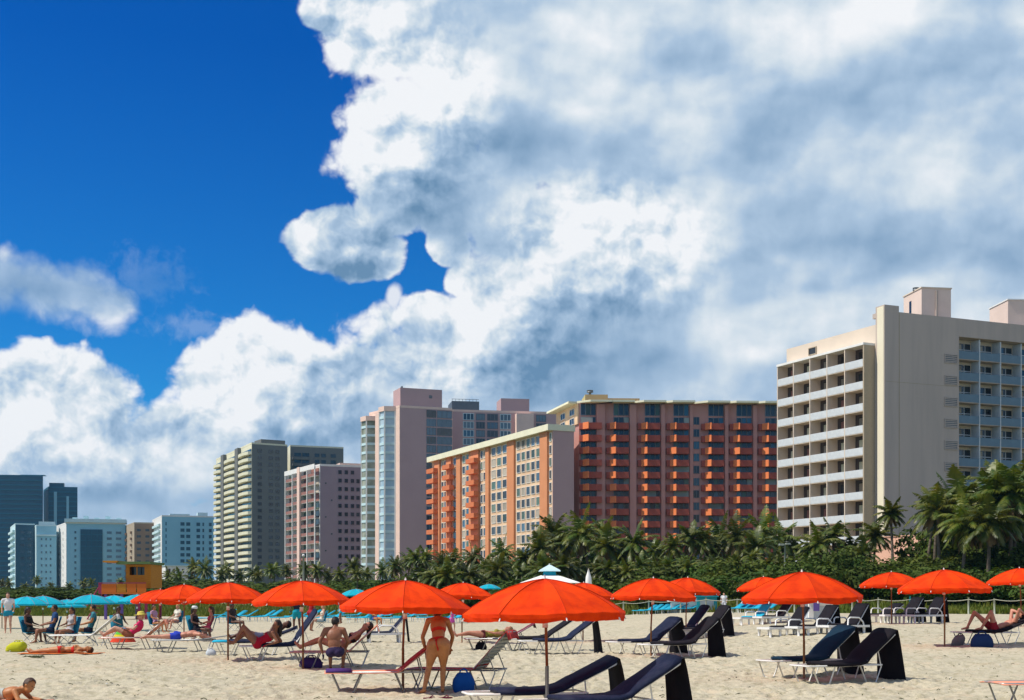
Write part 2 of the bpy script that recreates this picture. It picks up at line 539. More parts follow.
M['glassdark'] = material('dark_glass', (0.018, 0.022, 0.028), 0.12, (0.05, 0.055, 0.06), 0.15, 0.8, spec=0.6, rand=0.6)
M['glassblue'] = material('blue_glass', (0.03, 0.075, 0.12), 0.1, (0.05, 0.12, 0.17), 0.12, 0.8, spec=0.7, rand=0.5)
M['glassgreen'] = material('green_glass', (0.05, 0.10, 0.07), 0.2, (0.12, 0.15, 0.10), 0.2, 0.8, spec=0.5, rand=0.6)
M['curtain'] = material('curtain', (0.34, 0.30, 0.24), 0.9, None, 2.0, 0.4, rand=0.5)
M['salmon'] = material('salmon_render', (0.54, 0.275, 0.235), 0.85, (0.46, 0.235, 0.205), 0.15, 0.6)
M['salmonlit'] = material('salmon_render_sunlit', (0.78, 0.56, 0.36), 0.85, (0.55, 0.32, 0.19), 0.3, 0.5)  # lit copy of the salmon render, sunlight painted into it
M['orange'] = material('orange_paint', (0.66, 0.115, 0.022), 0.65, (0.50, 0.085, 0.02), 0.6, 0.7)
M['orangepier'] = material('orange_pier', (0.66, 0.27, 0.12), 0.75, (0.58, 0.23, 0.10), 0.3, 0.6)
M['fascia'] = material('cream_fascia', (0.80, 0.76, 0.55), 0.7, None, 0.5, 0.4)
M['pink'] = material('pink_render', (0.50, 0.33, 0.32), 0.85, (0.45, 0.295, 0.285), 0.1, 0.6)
M['pinklit'] = material('pink_render_sunlit', (0.80, 0.58, 0.48), 0.85, None, 0.3, 0.4)  # lit copy of the pink render, sunlight painted into it
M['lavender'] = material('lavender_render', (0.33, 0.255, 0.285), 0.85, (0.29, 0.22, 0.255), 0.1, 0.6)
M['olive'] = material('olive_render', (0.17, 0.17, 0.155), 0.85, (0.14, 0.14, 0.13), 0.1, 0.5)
M['olivelit'] = material('olive_render_sunlit', (0.72, 0.69, 0.50), 0.85, None, 0.3, 0.5)  # lit copy of the olive render, sunlight painted into it
M['brickred'] = material('brick_red_render', (0.34, 0.16, 0.13), 0.85, None, 0.3, 0.6)
M['tealdark'] = material('hazed_teal_dark', (0.004, 0.055, 0.10), 0.3, (0.01, 0.08, 0.13), 0.05, 0.7, spec=0.5)  # far haze and shade baked into the base colour as teal
M['tealmid'] = material('hazed_teal_mid', (0.02, 0.13, 0.20), 0.4, None, 0.05, 0.6)  # lighter step of the same baked-in distance teal
M['bluewhite'] = material('hazed_blue_white', (0.28, 0.53, 0.64), 0.8, (0.22, 0.46, 0.57), 0.08, 0.5)  # white walls with distance haze and blue shade put into the colour
M['aquawhite'] = material('aqua_white_render', (0.55, 0.72, 0.74), 0.8, None, 0.1, 0.4)  # white with haze blue mixed into the colour for the far blocks
M['brown'] = material('brown_render', (0.26, 0.16, 0.10), 0.85, None, 0.1, 0.5)
M['baypale'] = material('pale_glass', (0.30, 0.44, 0.52), 0.25, (0.55, 0.64, 0.68), 0.12, 0.8, spec=0.6)
M['bayolive'] = material('olive_glass', (0.16, 0.17, 0.10), 0.3, (0.45, 0.46, 0.36), 0.12, 0.8, spec=0.5)
M['orangelit'] = material('orange_paint_sunlit', (0.88, 0.25, 0.08), 0.65, (0.78, 0.20, 0.06), 0.6, 0.6)  # same orange, lightened to carry the sun on the balcony corners
M['orangeshade'] = material('orange_paint_shaded', (0.40, 0.085, 0.05), 0.7, (0.27, 0.05, 0.03), 0.5, 0.6)  # same orange, darkened to carry the shade on the balcony fronts
M['cellshade'] = material('balcony_shade_panel', (0.11, 0.08, 0.07), 0.85, (0.10, 0.08, 0.07), 0.5, 0.6)  # dark tone standing for the shade inside the balconies
M['orangewing'] = material('faded_orange_paint', (0.68, 0.20, 0.07), 0.7, (0.58, 0.16, 0.06), 0.5, 0.6)
M['shutter'] = material('grey_green_shutter', (0.30, 0.36, 0.33), 0.7, None, 1.0, 0.5, rand=0.2)
M['towerbox'] = material('beige_render', (0.74, 0.58, 0.49), 0.85, None, 0.3, 0.4)
M['roof'] = material('roof_gravel', (0.22, 0.21, 0.20), 0.95)
M['apricotbase'] = material('apricot_podium', (0.76, 0.43, 0.30), 0.85, None, 0.3, 0.4)
M['metal'] = material('weathered_metal', (0.16, 0.17, 0.18), 0.5, None, 1.0, 0.5, metal=0.5)
M['mustard'] = material('mustard_render', (0.48, 0.40, 0.18), 0.85, None, 0.2, 0.5)


class Face:
    """a vertical facade from plan point A to B (A on the viewer's left-hand end); w is metres outward"""
    def __init__(s, A, B):
        s.A = Vector((*A, 0)); s.B = Vector((*B, 0))
        s.L = (s.B - s.A).length
        s.u = (s.B - s.A) / s.L
        s.n = Vector((s.u.y, -s.u.x, 0))
        s.rz = math.atan2(s.u.y, s.u.x)
    def p(s, u, z, w=0.0):
        q = s.A + s.u * u + s.n * w
        return Vector((q.x, q.y, z))
    def upx(s, px):
        """u of the facade point seen in column px"""
        k = (px - 512) / F
        return (k * s.A.y - s.A.x) / (s.u.x - k * s.u.y)
    def box(s, mb, u0, u1, z0, z1, w0, w1, mi=0):
        P = [s.p(u0, z0, w0), s.p(u1, z0, w0), s.p(u1, z0, w1), s.p(u0, z0, w1)]
        vs = P + [q + Vector((0, 0, z1 - z0)) for q in P]
        mb.add(vs, [(0, 1, 2, 3), (4, 7, 6, 5), (0, 4, 5, 1), (1, 5, 6, 2), (2, 6, 7, 3), (3, 7, 4, 0)], mi)


CACHE = {}


def cached(key, fn):
    if key not in CACHE: CACHE[key] = fn()
    return CACHE[key]


def window_mesh(w, h, fr, gl, mull=1, t=0.09, d=0.14, bars=0):
    """local: x across, z up from the sill, -y outward"""
    def mk():
        mb = MB()
        mb.box(0, w, -d, 0.02, 0, t, 0); mb.box(0, w, -d, 0.02, h - t, h, 0)
        mb.box(0, t, -d, 0.02, t, h - t, 0); mb.box(w - t, w, -d, 0.02, t, h - t, 0)
        for k in range(mull):
            x = w * (k + 1) / (mull + 1)
            mb.box(x - t / 2, x + t / 2, -d + 0.02, 0.02, t, h - t, 0)
        for k in range(bars):
            z = h * (k + 1) / (bars + 1)
            mb.box(t, w - t, -d + 0.03, 0.02, z - t / 2, z + t / 2, 0)
        mb.box(t, w - t, -0.045, 0.015, t, h - t, 1)
        return mb.mesh('window', [fr, gl])
    return cached(('win', round(w, 2), round(h, 2), fr.name, gl.name, mull, bars), mk)


def place_many(root, name, items, cap=100):
    """items: (mesh, position, rz). The first cap become parts, the rest one mesh of the same thing"""
    root_inv = root.matrix_world.inverted() if False else None
    for me, p, rz in items[:cap]:
        o = link(name, me, root, p - root.location, rz)
    rest = items[cap:]
    if rest:
        vs = []; mats = []
        mb = MB()
        for me, p, rz in rest:
            X = Matrix.Translation(p - root.location) @ Matrix.Rotation(rz, 4, 'Z')
            o0 = len(mb.v)
            mb.v.extend([tuple(X @ v.co) for v in me.vertices])
            for pl in me.polygons:
                mb.f.append(tuple(i + o0 for i in pl.vertices))
                mt = me.materials[pl.material_index]
                if mt not in mats: mats.append(mt)
                mb.mi.append(mats.index(mt)); mb.sm.append(False)
        o = mb.build(name, mats, root)
        o['kind'] = 'stuff'


def rel(mb, root):
    l = root.location
    mb.v = [(v[0] - l.x, v[1] - l.y, v[2] - l.z) for v in mb.v]
    return mb


def part(root, mb, name, mats):
    return rel(mb, root).build(name, mats, root)


def bthing(name, label, A):
    return thing(name, label, 'building', (A[0], A[1], 2.0), 0)


ZB = 1.2   # buildings start a little under the dune


def cell_mesh(w, h, dep, slab, rail, side, back, railh=1.0, gap=0.0, doorfrac=0.75, curtain=None, solid=True, sidewall=True):
    """one balcony: floor slab, parapet, side wall, dark door and curtain behind; local as window_mesh"""
    mb = MB()
    mb.box(0, w, -dep, 0, 0, 0.16, 0)
    if solid:
        mb.box(0.02, w - 0.02, -dep - 0.03, -dep + 0.08, 0.10, 0.16 + railh, 1)
    else:
        mb.box(0, w, -dep, -dep + 0.06, railh + 0.10, railh + 0.16, 1)
        k = int(w / 0.14)
        for i in range(k):
            x = (i + 0.5) * w / k
            mb.box(x - 0.03, x + 0.03, -dep + 0.01, -dep + 0.05, 0.16, railh + 0.10, 1)
    if sidewall:
        mb.box(-0.07, 0.07, -dep - 0.05, 0, 0.0, h, 2)
    x1 = w * doorfrac
    mb.box(w - x1, w - 0.25, -0.05, 0, 0.16, h * 0.86, 3)
    if curtain is not None:
        mb.box(w - x1 + 0.1, w - x1 * 0.55, -0.075, -0.04, 0.2, h * 0.82, 4)
        return mb, 5
    return mb, 4


def bldg_cream():
    """pale hotel with lit balcony wing and blank greige front"""
    C0 = at(884.5, 160); R0 = at(1062, 171)
    f0 = Face(C0, R0)
    dep = 1.7
    Cb = f0.p(0, 0, -dep); Rb = f0.p(f0.L, 0, -dep)
    L = at(786.6, 177.5)
    root = bthing('hotel_building', 'pale cream and greige hotel with deep white-railed balconies beside tall palms', C0)
    fr = Face(Cb.xy, Rb.xy); fl = Face(L, Cb.xy)
    back = (Rb.xy + (Vector(L) - Cb.xy))
    zt = 35.6
    mb = MB(); mb.prism([L, Cb.xy, Rb.xy, back], ZB, zt, 0, 1)
    # lift the lit side's upper wall
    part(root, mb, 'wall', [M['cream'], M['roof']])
    # front screen wall
    uA = f0.upx(959)
    mb = MB(); fr.box(mb, 0, uA, ZB, 37.0, 0.002, dep, 0)
    fr.box(mb, uA, fr.L, 34.7, 37.0, 0.002, dep, 0)
    fr.box(mb, 0, 2.2, 37.0, 37.75, 0.002, dep, 0)
    fr.box(mb, 0, fr.L, 36.4, 37.0, -0.6, 0.0, 0)
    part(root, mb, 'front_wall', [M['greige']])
    mb = MB(); fr.box(mb, -0.06, -0.003, ZB, 37.6, 0.35, dep - 0.1, 0)
    part(root, mb, 'sunlit_strip', [M['litstrip']])  # thin strip added on the slab end as its painted sunlight
    # stucco joint lines and pilaster
    mb = MB(); fr.box(mb, 2.2, 2.28, ZB, 36.9, dep, dep + 0.03, 0)
    for z in (8.0, 28.3): fr.box(mb, 0.1, uA - 0.1, z, z + 0.05, dep, dep + 0.015, 0)
    part(root, mb, 'wall_joint', [M['tanwall']])
    # little louvred windows
    items = []
    for k in range(9):
        z = zat(362 + 21.7 * k, 163)
        me = window_mesh(2.1, 1.15, M['greige'], M['metal'], 0, 0.1, 0.1, 4)
        items.append((me, fr.p(fr.upx(935), z, dep), fr.rz))
    # parapet lit side window
    items.append((window_mesh(1.6, 1.0, M['tanwall'], M['glassdark'], 0), fl.p(fl.upx(809), 33.9, 0.0), fl.rz))
    place_many(root, 'window', items)
    # lit side balconies, 5 bays
    fh = 2.74; top = 33.0; u0 = 0.25; n = 5; bw = (fl.L - 0.3 - u0) / n
    cols = [M['curtain'], M['brickred'], M['olivelit'], M['glassdark'], M['tanwall']]
    mesh_var = []
    for c in cols:
        mb, _ = cell_mesh(bw, fh, dep, 0, 0, 0, 0, 0.86, doorfrac=0.8, curtain=c)
        mb.box(0.075, bw - 0.08, -0.045, -0.003, 0.165, fh - 0.02, 5)  # dark sheet over the back wall, painting in the recess shade
        mesh_var.append(mb.mesh('balcony', [M['cream'], M['railwhite'], M['cream'], M['glassdark'], c, M['cellshade']]))
    items = []
    r = random.Random(4)
    for j in range(11):
        z = top - fh * (j + 1)
        for i in range(n):
            items.append((r.choice(mesh_var), fl.p(u0 + i * bw, z, 0.0), fl.rz))
    place_many(root, 'balcony', items)
    mb = MB(); fl.box(mb, u0 - 0.12, u0 + n * bw + 0.14, top, top + 0.3, 0.002, dep + 0.12, 0)
    part(root, mb, 'balcony_roof', [M['white']])
    mb = MB(); fl.box(mb, u0 + n * bw - 0.02, u0 + n * bw + 0.2, ZB, top - 0.003, 0.002, dep + 0.06, 0)
    part(root, mb, 'end_wall', [M['tanwall']])  # front-facing end in darker tan: its shade is in the colour
    # shaded front balconies
    fh2 = 2.72; bw2 = (fr.upx(981) - fr.upx(960)); n2 = int((fr.L - uA) / bw2)
    var = []
    for c in (M['curtain'], M['glassblue'], M['tanwall']):
        mb, _ = cell_mesh(bw2, fh2, dep - 0.25, 0, 0, 0, 0, 0.95, doorfrac=0.9, curtain=c)
        for q in (0.35, 0.62): mb.box(bw2 * q - 0.05, bw2 * q + 0.05, -0.12, -0.05, 0.16, fh2 * 0.86, 2)
        mb.box(bw2 * 0.1, bw2 - 0.25, -0.11, -0.05, fh2 * 0.55, fh2 * 0.59, 2)
        var.append(mb.mesh('balcony', [M['greige'], M['railblue'], M['railwhite'], M['glassdark'], c]))
    items = []
    for j in range(12):
        for i in range(n2):
            items.append((r.choice(var), fr.p(uA + 0.1 + i * bw2, 34.6 - fh2 * (j + 1), 0.0), fr.rz))
    place_many(root, 'recessed_balcony', items, 100)
    # roof boxes
    def rbox(px0, px1, d, py, zb, depth, name, mats, dd=3.6):
        A = at(px0, d); B = at(px1, d + 0.6)
        f = Face(A, B)
        z1 = zat(py, d)
        mb = MB(); f.box(mb, 0, f.L, zb, z1, -depth, 0, 0)
        f.box(mb, -0.1, f.L + 0.1, z1, z1 + 0.15, -depth - 0.1, 0.1, 1)
        return part(root, mb, name, mats), f, z1
    o, f, z1 = rbox(921.6, 951, 168, 288, 34.0, 5.2, 'lift_tower', [M['towerbox'], M['cream']])
    mb = MB(); f.box(mb, f.L * 0.47, f.L * 0.53, 36, z1 - 0.3, 0.002, 0.25, 0)
    part(root, mb, 'tower_fin', [M['greige']])
    fs = Face(f.p(0, 0, -5.2).xy, f.p(0, 0, 0).xy)
    mb = MB(); fs.box(mb, 1.7, 2.3, z1 - 3.1, z1 - 1.0, 0.002, 0.03, 0)
    part(root, mb, 'tower_slit', [M['glassdark']])
    mb = MB(); c = f.p(0.2, z1 + 0.15, -2.0)
    mb.tube([(c.x, c.y, c.z), (c.x, c.y, c.z + 0.35)], 0.42, 10)
    part(root, mb, 'roof_vent', [M['metal']])
    rbox(1008, 1062, 173, 300, 34.0, 5.5, 'plant_room', [M['towerbox'], M['white']])
    # podium
    pod = bthing('garden_wall', 'low apricot garden wall under the greige hotel front behind the palms', at(870, 150))
    f = Face(at(866, 158), at(985, 141))
    mb = MB(); f.box(mb, 0, f.L, ZB, zat(534.5, 148), -0.4, 0, 0); f.box(mb, -0.1, f.L + .1, zat(534.5, 148), zat(533.5, 148), -0.5, 0.1, 0)
    part(pod, mb, 'wall', [M['apricotbase']]); pod['category'] = 'wall'
bldg_cream()


def bldg_salmon():
    root = bthing('hotel_building', 'salmon pink slab hotel with columns of bright orange box balconies', at(600, 290))
    D = 290
    A = at(579, D); B = at(778, D + 2)
    f = Face(A, B)
    zt = zat(403.5, D)
    L = at(557.5, 306)
    bk = Vector(B) + (Vector(L) - Vector(A))
    mb = MB(); mb.prism([L, A, B, tuple(bk)], ZB, zt, 0, 1)
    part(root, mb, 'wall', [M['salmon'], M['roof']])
    # penthouse: lit cream side and oversailing roof
    fh = 12.25 * D / F
    fp = Face(L, A)
    mb = MB(); fp.box(mb, 0.0, fp.L + 0.0, zat(424, D), zt - 0.02, 0.002, 0.35, 0)
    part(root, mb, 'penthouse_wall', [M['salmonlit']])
    items = []
    for k in range(2):
        for zz in (zat(413.5, D), zat(423, D)):
            items.append((window_mesh(3.4, 1.5, M['white'], M['glassdark'], 1), fp.p(fp.L - 5.6 - k * 7, zz, 0.35), fp.rz))
    # roof slab with a cream edge, oversailing
    mb = MB()
    fp.box(mb, -1, fp.L - 0.2, zt + 0.0, zt + 0.45, -7.2, 2.4, 0)
    part(root, mb, 'roof_canopy', [M['fascia']])
    mb = MB(); f.box(mb, 0.3, f.L, zt + 0.01, zt + 0.5, -6, 0.6, 0)
    part(root, mb, 'roof_edge', [M['salmon']])
    mb = MB(); f.box(mb, 2, 7.2, zt + 0.5, zt + 3.0, -14, -6.1, 0); f.box(mb, 7.2, 14.5, zt + .5, zt + 2.2, -14, -6.2, 0)
    part(root, mb, 'plant_room', [M['mustard']])
    mb = MB(); c = f.p(3.4, zt + 3.0, -9)
    mb.tube([(c.x, c.y, c.z), (c.x, c.y, c.z + 1.1)], 0.3, 8); mb.tube([(c.x, c.y, c.z + 0.9), (c.x, c.y, c.z + 1.4)], 0.75, 8)
    part(root, mb, 'roof_vent', [M['metal']])
    # balcony columns
    starts = [576, 609, 640.3, 669, 703.8, 732, 760.6]
    bw = 4.9
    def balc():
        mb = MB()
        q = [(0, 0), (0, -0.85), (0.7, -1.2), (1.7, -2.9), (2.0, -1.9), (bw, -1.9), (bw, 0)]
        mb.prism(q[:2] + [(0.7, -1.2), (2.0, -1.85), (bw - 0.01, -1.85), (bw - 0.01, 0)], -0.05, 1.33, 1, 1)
        mb.prism([(0.7, -1.21), (1.8, -2.7), (1.95, -2.62), (1.2, -1.2)], -0.08, 1.37, 0, 0)  # fin juts out to catch sun, with sunlight also in its orange
        return mb.mesh('balcony', [M['orangelit'], M['orangeshade']])
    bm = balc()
    bal = []
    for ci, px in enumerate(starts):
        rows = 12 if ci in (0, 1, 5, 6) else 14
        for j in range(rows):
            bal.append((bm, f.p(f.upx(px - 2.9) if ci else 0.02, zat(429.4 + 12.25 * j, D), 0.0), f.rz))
        # glazing strip behind balconies, with the odd pale shutter
        for j in range(-1, rows):
            for s in range(3):
                gl = R.choice([M['glassdark']] * 5 + [M['glassblue'], M['glassgreen']])
                items.append((window_mesh(1.1, 2.35 if j >= 0 else 3.3, M['metal'] if s else M['railblue'], gl, 0), f.p(f.upx(px + 4.6) + s * 1.14, zat(427.5 + 12.25 * j, D), 0.002), f.rz))
    # narrow windows of the wide pier
    for j in range(13):
        items.append((window_mesh(1.3, 1.7, M['metal'], R.choice([M['glassdark'], M['glassblue']]), 1), f.p(f.upx(693.5), zat(424.0 + 12.25 * j, D), 0.002), f.rz))
    bal.sort(key=lambda q: -q[1].z)
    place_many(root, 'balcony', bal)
    place_many(root, 'window', items)
    for ci, j, w_ in ((0, 0, 2.6), (1, 0, 1.1), (3, 4, 3.4), (3, 6, 3.2), (2, 6, 2.4), (5, 5, 1.2), (4, 7, 2.8), (6, 5, 2.2), (1, 5, 1.2), (3, 0, 1.2), (4, 8, 1.3)):
        mb = MB(); u = f.upx(starts[ci] + 4.6) + (0.1 if w_ > 2 else 2.3); z = zat(427.5 + 12.25 * j, D)
        f.box(mb, u, u + w_, z + 0.1, z + 2.25, 0.15, 0.22, 0)
        part(root, mb, 'shutter', [M['shutter']])
    # projecting piers between the balcony columns
    mb = MB()
    for ci, px in enumerate(starts):
        a = f.upx(px + 20.3)
        b = f.upx(starts[ci + 1] - 4.5) if ci + 1 < len(starts) else f.L
        if ci == 3:
            f.box(mb, f.upx(689.5), f.upx(692.8), ZB, zt - 0.3, 0.002, 0.5, 0); a = f.upx(698)
        if b - a > 0.6: f.box(mb, a, b, ZB, zt - 0.3, 0.002, 0.9, 0)
    part(root, mb, 'pier', [M['salmon']])
    # small cream canopies over each column's top floor
    for ci, px in enumerate(starts):
        u = f.upx(px - 8) if ci else 0.1
        mb = MB()
        q = [f.p(u + a, 0, w) for a, w in ((-0.6, 0.6), (2.2, 2.9), (7.2, 2.9), (7.2, 0.6))]
        mb.prism([(v.x, v.y) for v in q], zt + 0.02, zt + 0.45, 0, 0)
        part(root, mb, 'roof_canopy', [M['fascia']])

    # ---- the long wing in the sun
    w = bthing('hotel_wing', 'long sunlit wing with orange piers and cream roof fascia', at(550, 284))
    A = at(432, 351); B = at(552.4, 284.4)
    g = Face(A, B)
    zt = zat(430.5, 284.4)
    n = Vector((-g.n.x, -g.n.y)) * 5.2
    mb = MB(); mb.prism([A, B, tuple(Vector(B) + n), tuple(Vector(A) + n)], ZB, zt, 0, 1)
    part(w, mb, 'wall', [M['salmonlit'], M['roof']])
    e = Face(B, tuple(Vector(B) + n))
    mb = MB(); e.box(mb, 0.003, e.L, ZB, zt - 0.01, 0.002, 0.2, 0)
    part(w, mb, 'end_wall', [M['pink']])
    mb = MB(); g.box(mb, -0.6, g.L + 0.4, zt, zt + 1.35, -5.4, 1.3, 0)
    part(w, mb, 'roof', [M['fascia']])
    fh = 2.72
    # column plan in pixel columns, right to left: orange piers and windows between
    piers = [(541.5, 549), (508.6, 515.6), (487.0, 490.4), (470.5, 480.0), (457.8, 461.8), (447.5, 452.5), (436, 441)]
    for a, b in piers:
        mb = MB(); g.box(mb, g.upx(a), g.upx(b), ZB, zt - 0.02, 0.002, 0.5, 0)
        part(w, mb, 'pier', [M['orangepier']])
    items = []; bal = []
    def cols(pa, pb, k):
        ua, ub = g.upx(pa), g.upx(pb)
        st = (ub - ua) / k
        for j in range(13):
            for i in range(k):
                gl = R.choice([M['glassdark'], M['glassdark'], M['glassdark'], M['glassblue'], M['glassgreen'], M['curtain']])
                items.append((window_mesh(st * 0.74, 1.95, M['white'], gl, 0, 0.1), g.p(ua + (i + 0.13) * st, zt - 2.35 - fh * j, 0.002), g.rz))
    cols(549.3, 552.2, 1); cols(516.5, 541, 5); cols(491.2, 508, 3); cols(480.5, 486.6, 2); cols(462.2, 470, 2); cols(453, 457.5, 1); cols(441.4, 447.2, 2)
    items.sort(key=lambda q: (q[1].y, -q[1].z))
    place_many(w, 'window', items)
    def bmesh2():
        mb = MB(); mb.box(0, 5.2, -1.3, 0, 0, 1.15, 0); return mb.mesh('balcony', [M['orangewing']])
    b2 = bmesh2()
    for (pa) in (472.3, 448.2, 432.5):
        for j in range(13):
            bal.append((b2, g.p(g.upx(pa), zt - 3.2 - fh * j, 0.5), g.rz))
    place_many(w, 'balcony', bal)
bldg_salmon()


def simple_tower(name, label, L, C, Rr, zt, lit, shade, litfn=None, frfn=None, extra=None):
    """L far end of the lit side, C the near corner, Rr the right-hand end of the front; each (px, d)"""
    Lp, Cp, Rp = at(*L), at(*C), at(*Rr)
    root = bthing(name, label, Cp)
    fl, f = Face(Lp, Cp), Face(Cp, Rp)
    bk = tuple(Vector(Rp) + Vector(Lp) - Vector(Cp))
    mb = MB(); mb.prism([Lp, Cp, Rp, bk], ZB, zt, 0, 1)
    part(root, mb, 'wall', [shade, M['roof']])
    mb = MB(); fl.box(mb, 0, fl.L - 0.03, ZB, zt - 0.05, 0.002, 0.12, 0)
    part(root, mb, 'side_wall', [lit])  # paler skin over the darker body: sunlit side put into the colour
    mb = MB()
    fl.box(mb, 0.0, fl.L, zt, zt + 0.7, -0.4, 0.15, 0); f.box(mb, 0.16, f.L, zt, zt + 0.7, -0.4, 0.05, 0)
    part(root, mb, 'parapet', [lit])
    return root, fl, f


def bldg_pinkglass():
    D = 400
    zt = zat(407.5, D)
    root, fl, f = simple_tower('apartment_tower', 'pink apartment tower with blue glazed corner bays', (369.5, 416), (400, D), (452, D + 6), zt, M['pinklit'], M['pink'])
    fh = 2.72; n = 20
    # two rounded glass bays on the lit side
    def bay(px, r, gl, top, bandmat):
        u = fl.upx(px)
        mb = MB(); mg = MB()
        c = fl.p(u, 0, 0.2)
        a0 = math.atan2(fl.u.y, fl.u.x)
        pts = []
        for k in range(4):
            t = a0 - math.pi * k / 3
            pts.append((c.x + math.cos(t) * r, c.y + math.sin(t) * r))
        mg.prism(pts, ZB, top, 0, 0)
        part(root, mg, 'glass_bay', [gl])
        mb = MB()
        for k in range(4):
            q = pts[k]; ux, uy = q[0] - c.x, q[1] - c.y; l = math.hypot(ux, uy)
            x0, y0 = c.x + ux * (1 + .12 / l), c.y + uy * (1 + .12 / l)
            mb.box(x0 - .22, x0 + .22, y0 - .22, y0 + .22, ZB, top + .01, 0)
        part(root, mb, 'bay_mullion', [M['white']])
        items = []
        def band():
            b = MB()
            q = []
            for k in range(4):
                t = a0 - math.pi * k / 3
                q.append((math.cos(t) * (r + 0.22), math.sin(t) * (r + 0.22)))
            b.prism(q, 0, 0.8, 0, 0)
            return b.mesh('bay_balcony', [bandmat])
        bm = band()
        for j in range(26):
            z = top - 2.3 - fh * j
            if z < 4: break
            items.append((bm, Vector((c.x, c.y, z)), 0.0))
        place_many(root, 'bay_balcony', items)
        mb = MB(); mb.prism([(c.x + (q[0] - c.x) * 1.15, c.y + (q[1] - c.y) * 1.15) for q in pts], top, top + 1.5, 0, 0)
        part(root, mb, 'bay_cap', [M['pinklit']])
    bay(372.5, 3.2, M['bayolive'], zt - 2.5, M['aquawhite'])
    bay(390.5, 3.1, M['baypale'], zt - 0.8, M['aquawhite'])
    mb = MB(); fl.box(mb, fl.upx(378.5), fl.upx(383), ZB, zt - 0.6, 0.13, 1.2, 0)
    part(root, mb, 'pier', [M['pinklit']])
    # front: blank pink wall, then strips of blue glass
    items = []
    for j in range(n + 4):
        z = zt - 2.6 - fh * j
        for k, (pa, pb, gl) in enumerate(((426.5, 436, M['glassblue']), (437, 452, M['glassblue']))):
            ua, ub = f.upx(pa), f.upx(pb)
            items.append((window_mesh(ub - ua, 2.3, M['railblue'] if j % 2 else M['metal'], gl if (j + k) % 3 else M['glassdark'], 2), f.p(ua, z, 0.002), f.rz))
    place_many(root, 'window', items)
    mb = MB(); f2 = Face(at(426.3, D + 1), at(452, D + 4))
    part(root, MB().box(0, 0.1, 0, 0.1, 0, 0.1) if False else (lambda m: (f.box(m, f.upx(403), f.upx(445), zt + 0.7, zat(390, D + 8), -11, -3, 0), m)[1])(MB()), 'roof_block', [M['pink']])
    part(root, (lambda m: (f.box(m, f.upx(403) + 1, f.upx(403) + 1.4, zat(390, D + 8), zat(390, D + 8) + 0.8, -6, -5, 0), f.box(m, f.upx(432), f.upx(435), zat(395, D), zat(392, D), -3, -2.9, 0), m)[2])(MB()), 'roof_vent', [M['metal']])
    # the recessed back range behind it
    D2 = 425
    zt2 = zat(411.5, D2)
    root, fl, f = simple_tower('apartment_block', 'blue glazed apartment block rising behind the sunlit hotel wing', (448, 440), (452.5, D2), (556, D2 + 6), zt2, M['pinklit'], M['pink'])
    items = []
    for j in range(8):
        z = zt2 - 2.7 - fh * j
        for k, (pa, pb) in enumerate(((463, 474), (476, 485), (487, 498), (500, 511), (522, 533), (536, 546))):
            ua, ub = f.upx(pa), f.upx(pb)
            gl = [M['glassblue'], M['railblue'], M['glassdark'], M['glassblue']][(k + (j % 2)) % 4]
            items.append((window_mesh(ub - ua, 2.25, M['aquawhite'] if k in (0, 3) else M['metal'], gl, 2, 0.16), f.p(ua, z, 0.002), f.rz))
    place_many(root, 'window', items)
    for (pa, pb, py, nm, mt, w0, w1) in ((453.5, 481, 399, 'cooling_plant', M['metal'], -14, -4), (502.5, 531, 395.5, 'lift_tower', M['pink'], -12, -3), (515, 532, 413, 'stair_block', M['pinklit'], 0.01, 3.0)):
        z1 = zat(py, D2)
        mb = MB(); f.box(mb, f.upx(pa), f.upx(pb), zt2 if w0 < 0 else ZB, z1, w0, w1, 0)
        part(root, mb, nm, [mt])
    mb = MB()
    for k in range(8):
        u = f.upx(454) + k * 1.15; f.box(mb, u, u + 0.1, zat(399, D2), zat(396.5, D2), -5, -4.9, 0)
    f.box(mb, f.upx(453.5), f.upx(481), zat(396.8, D2), zat(396.4, D2), -5, -4.9, 0)
    part(root, mb, 'roof_railing', [M['metal']])
bldg_pinkglass()


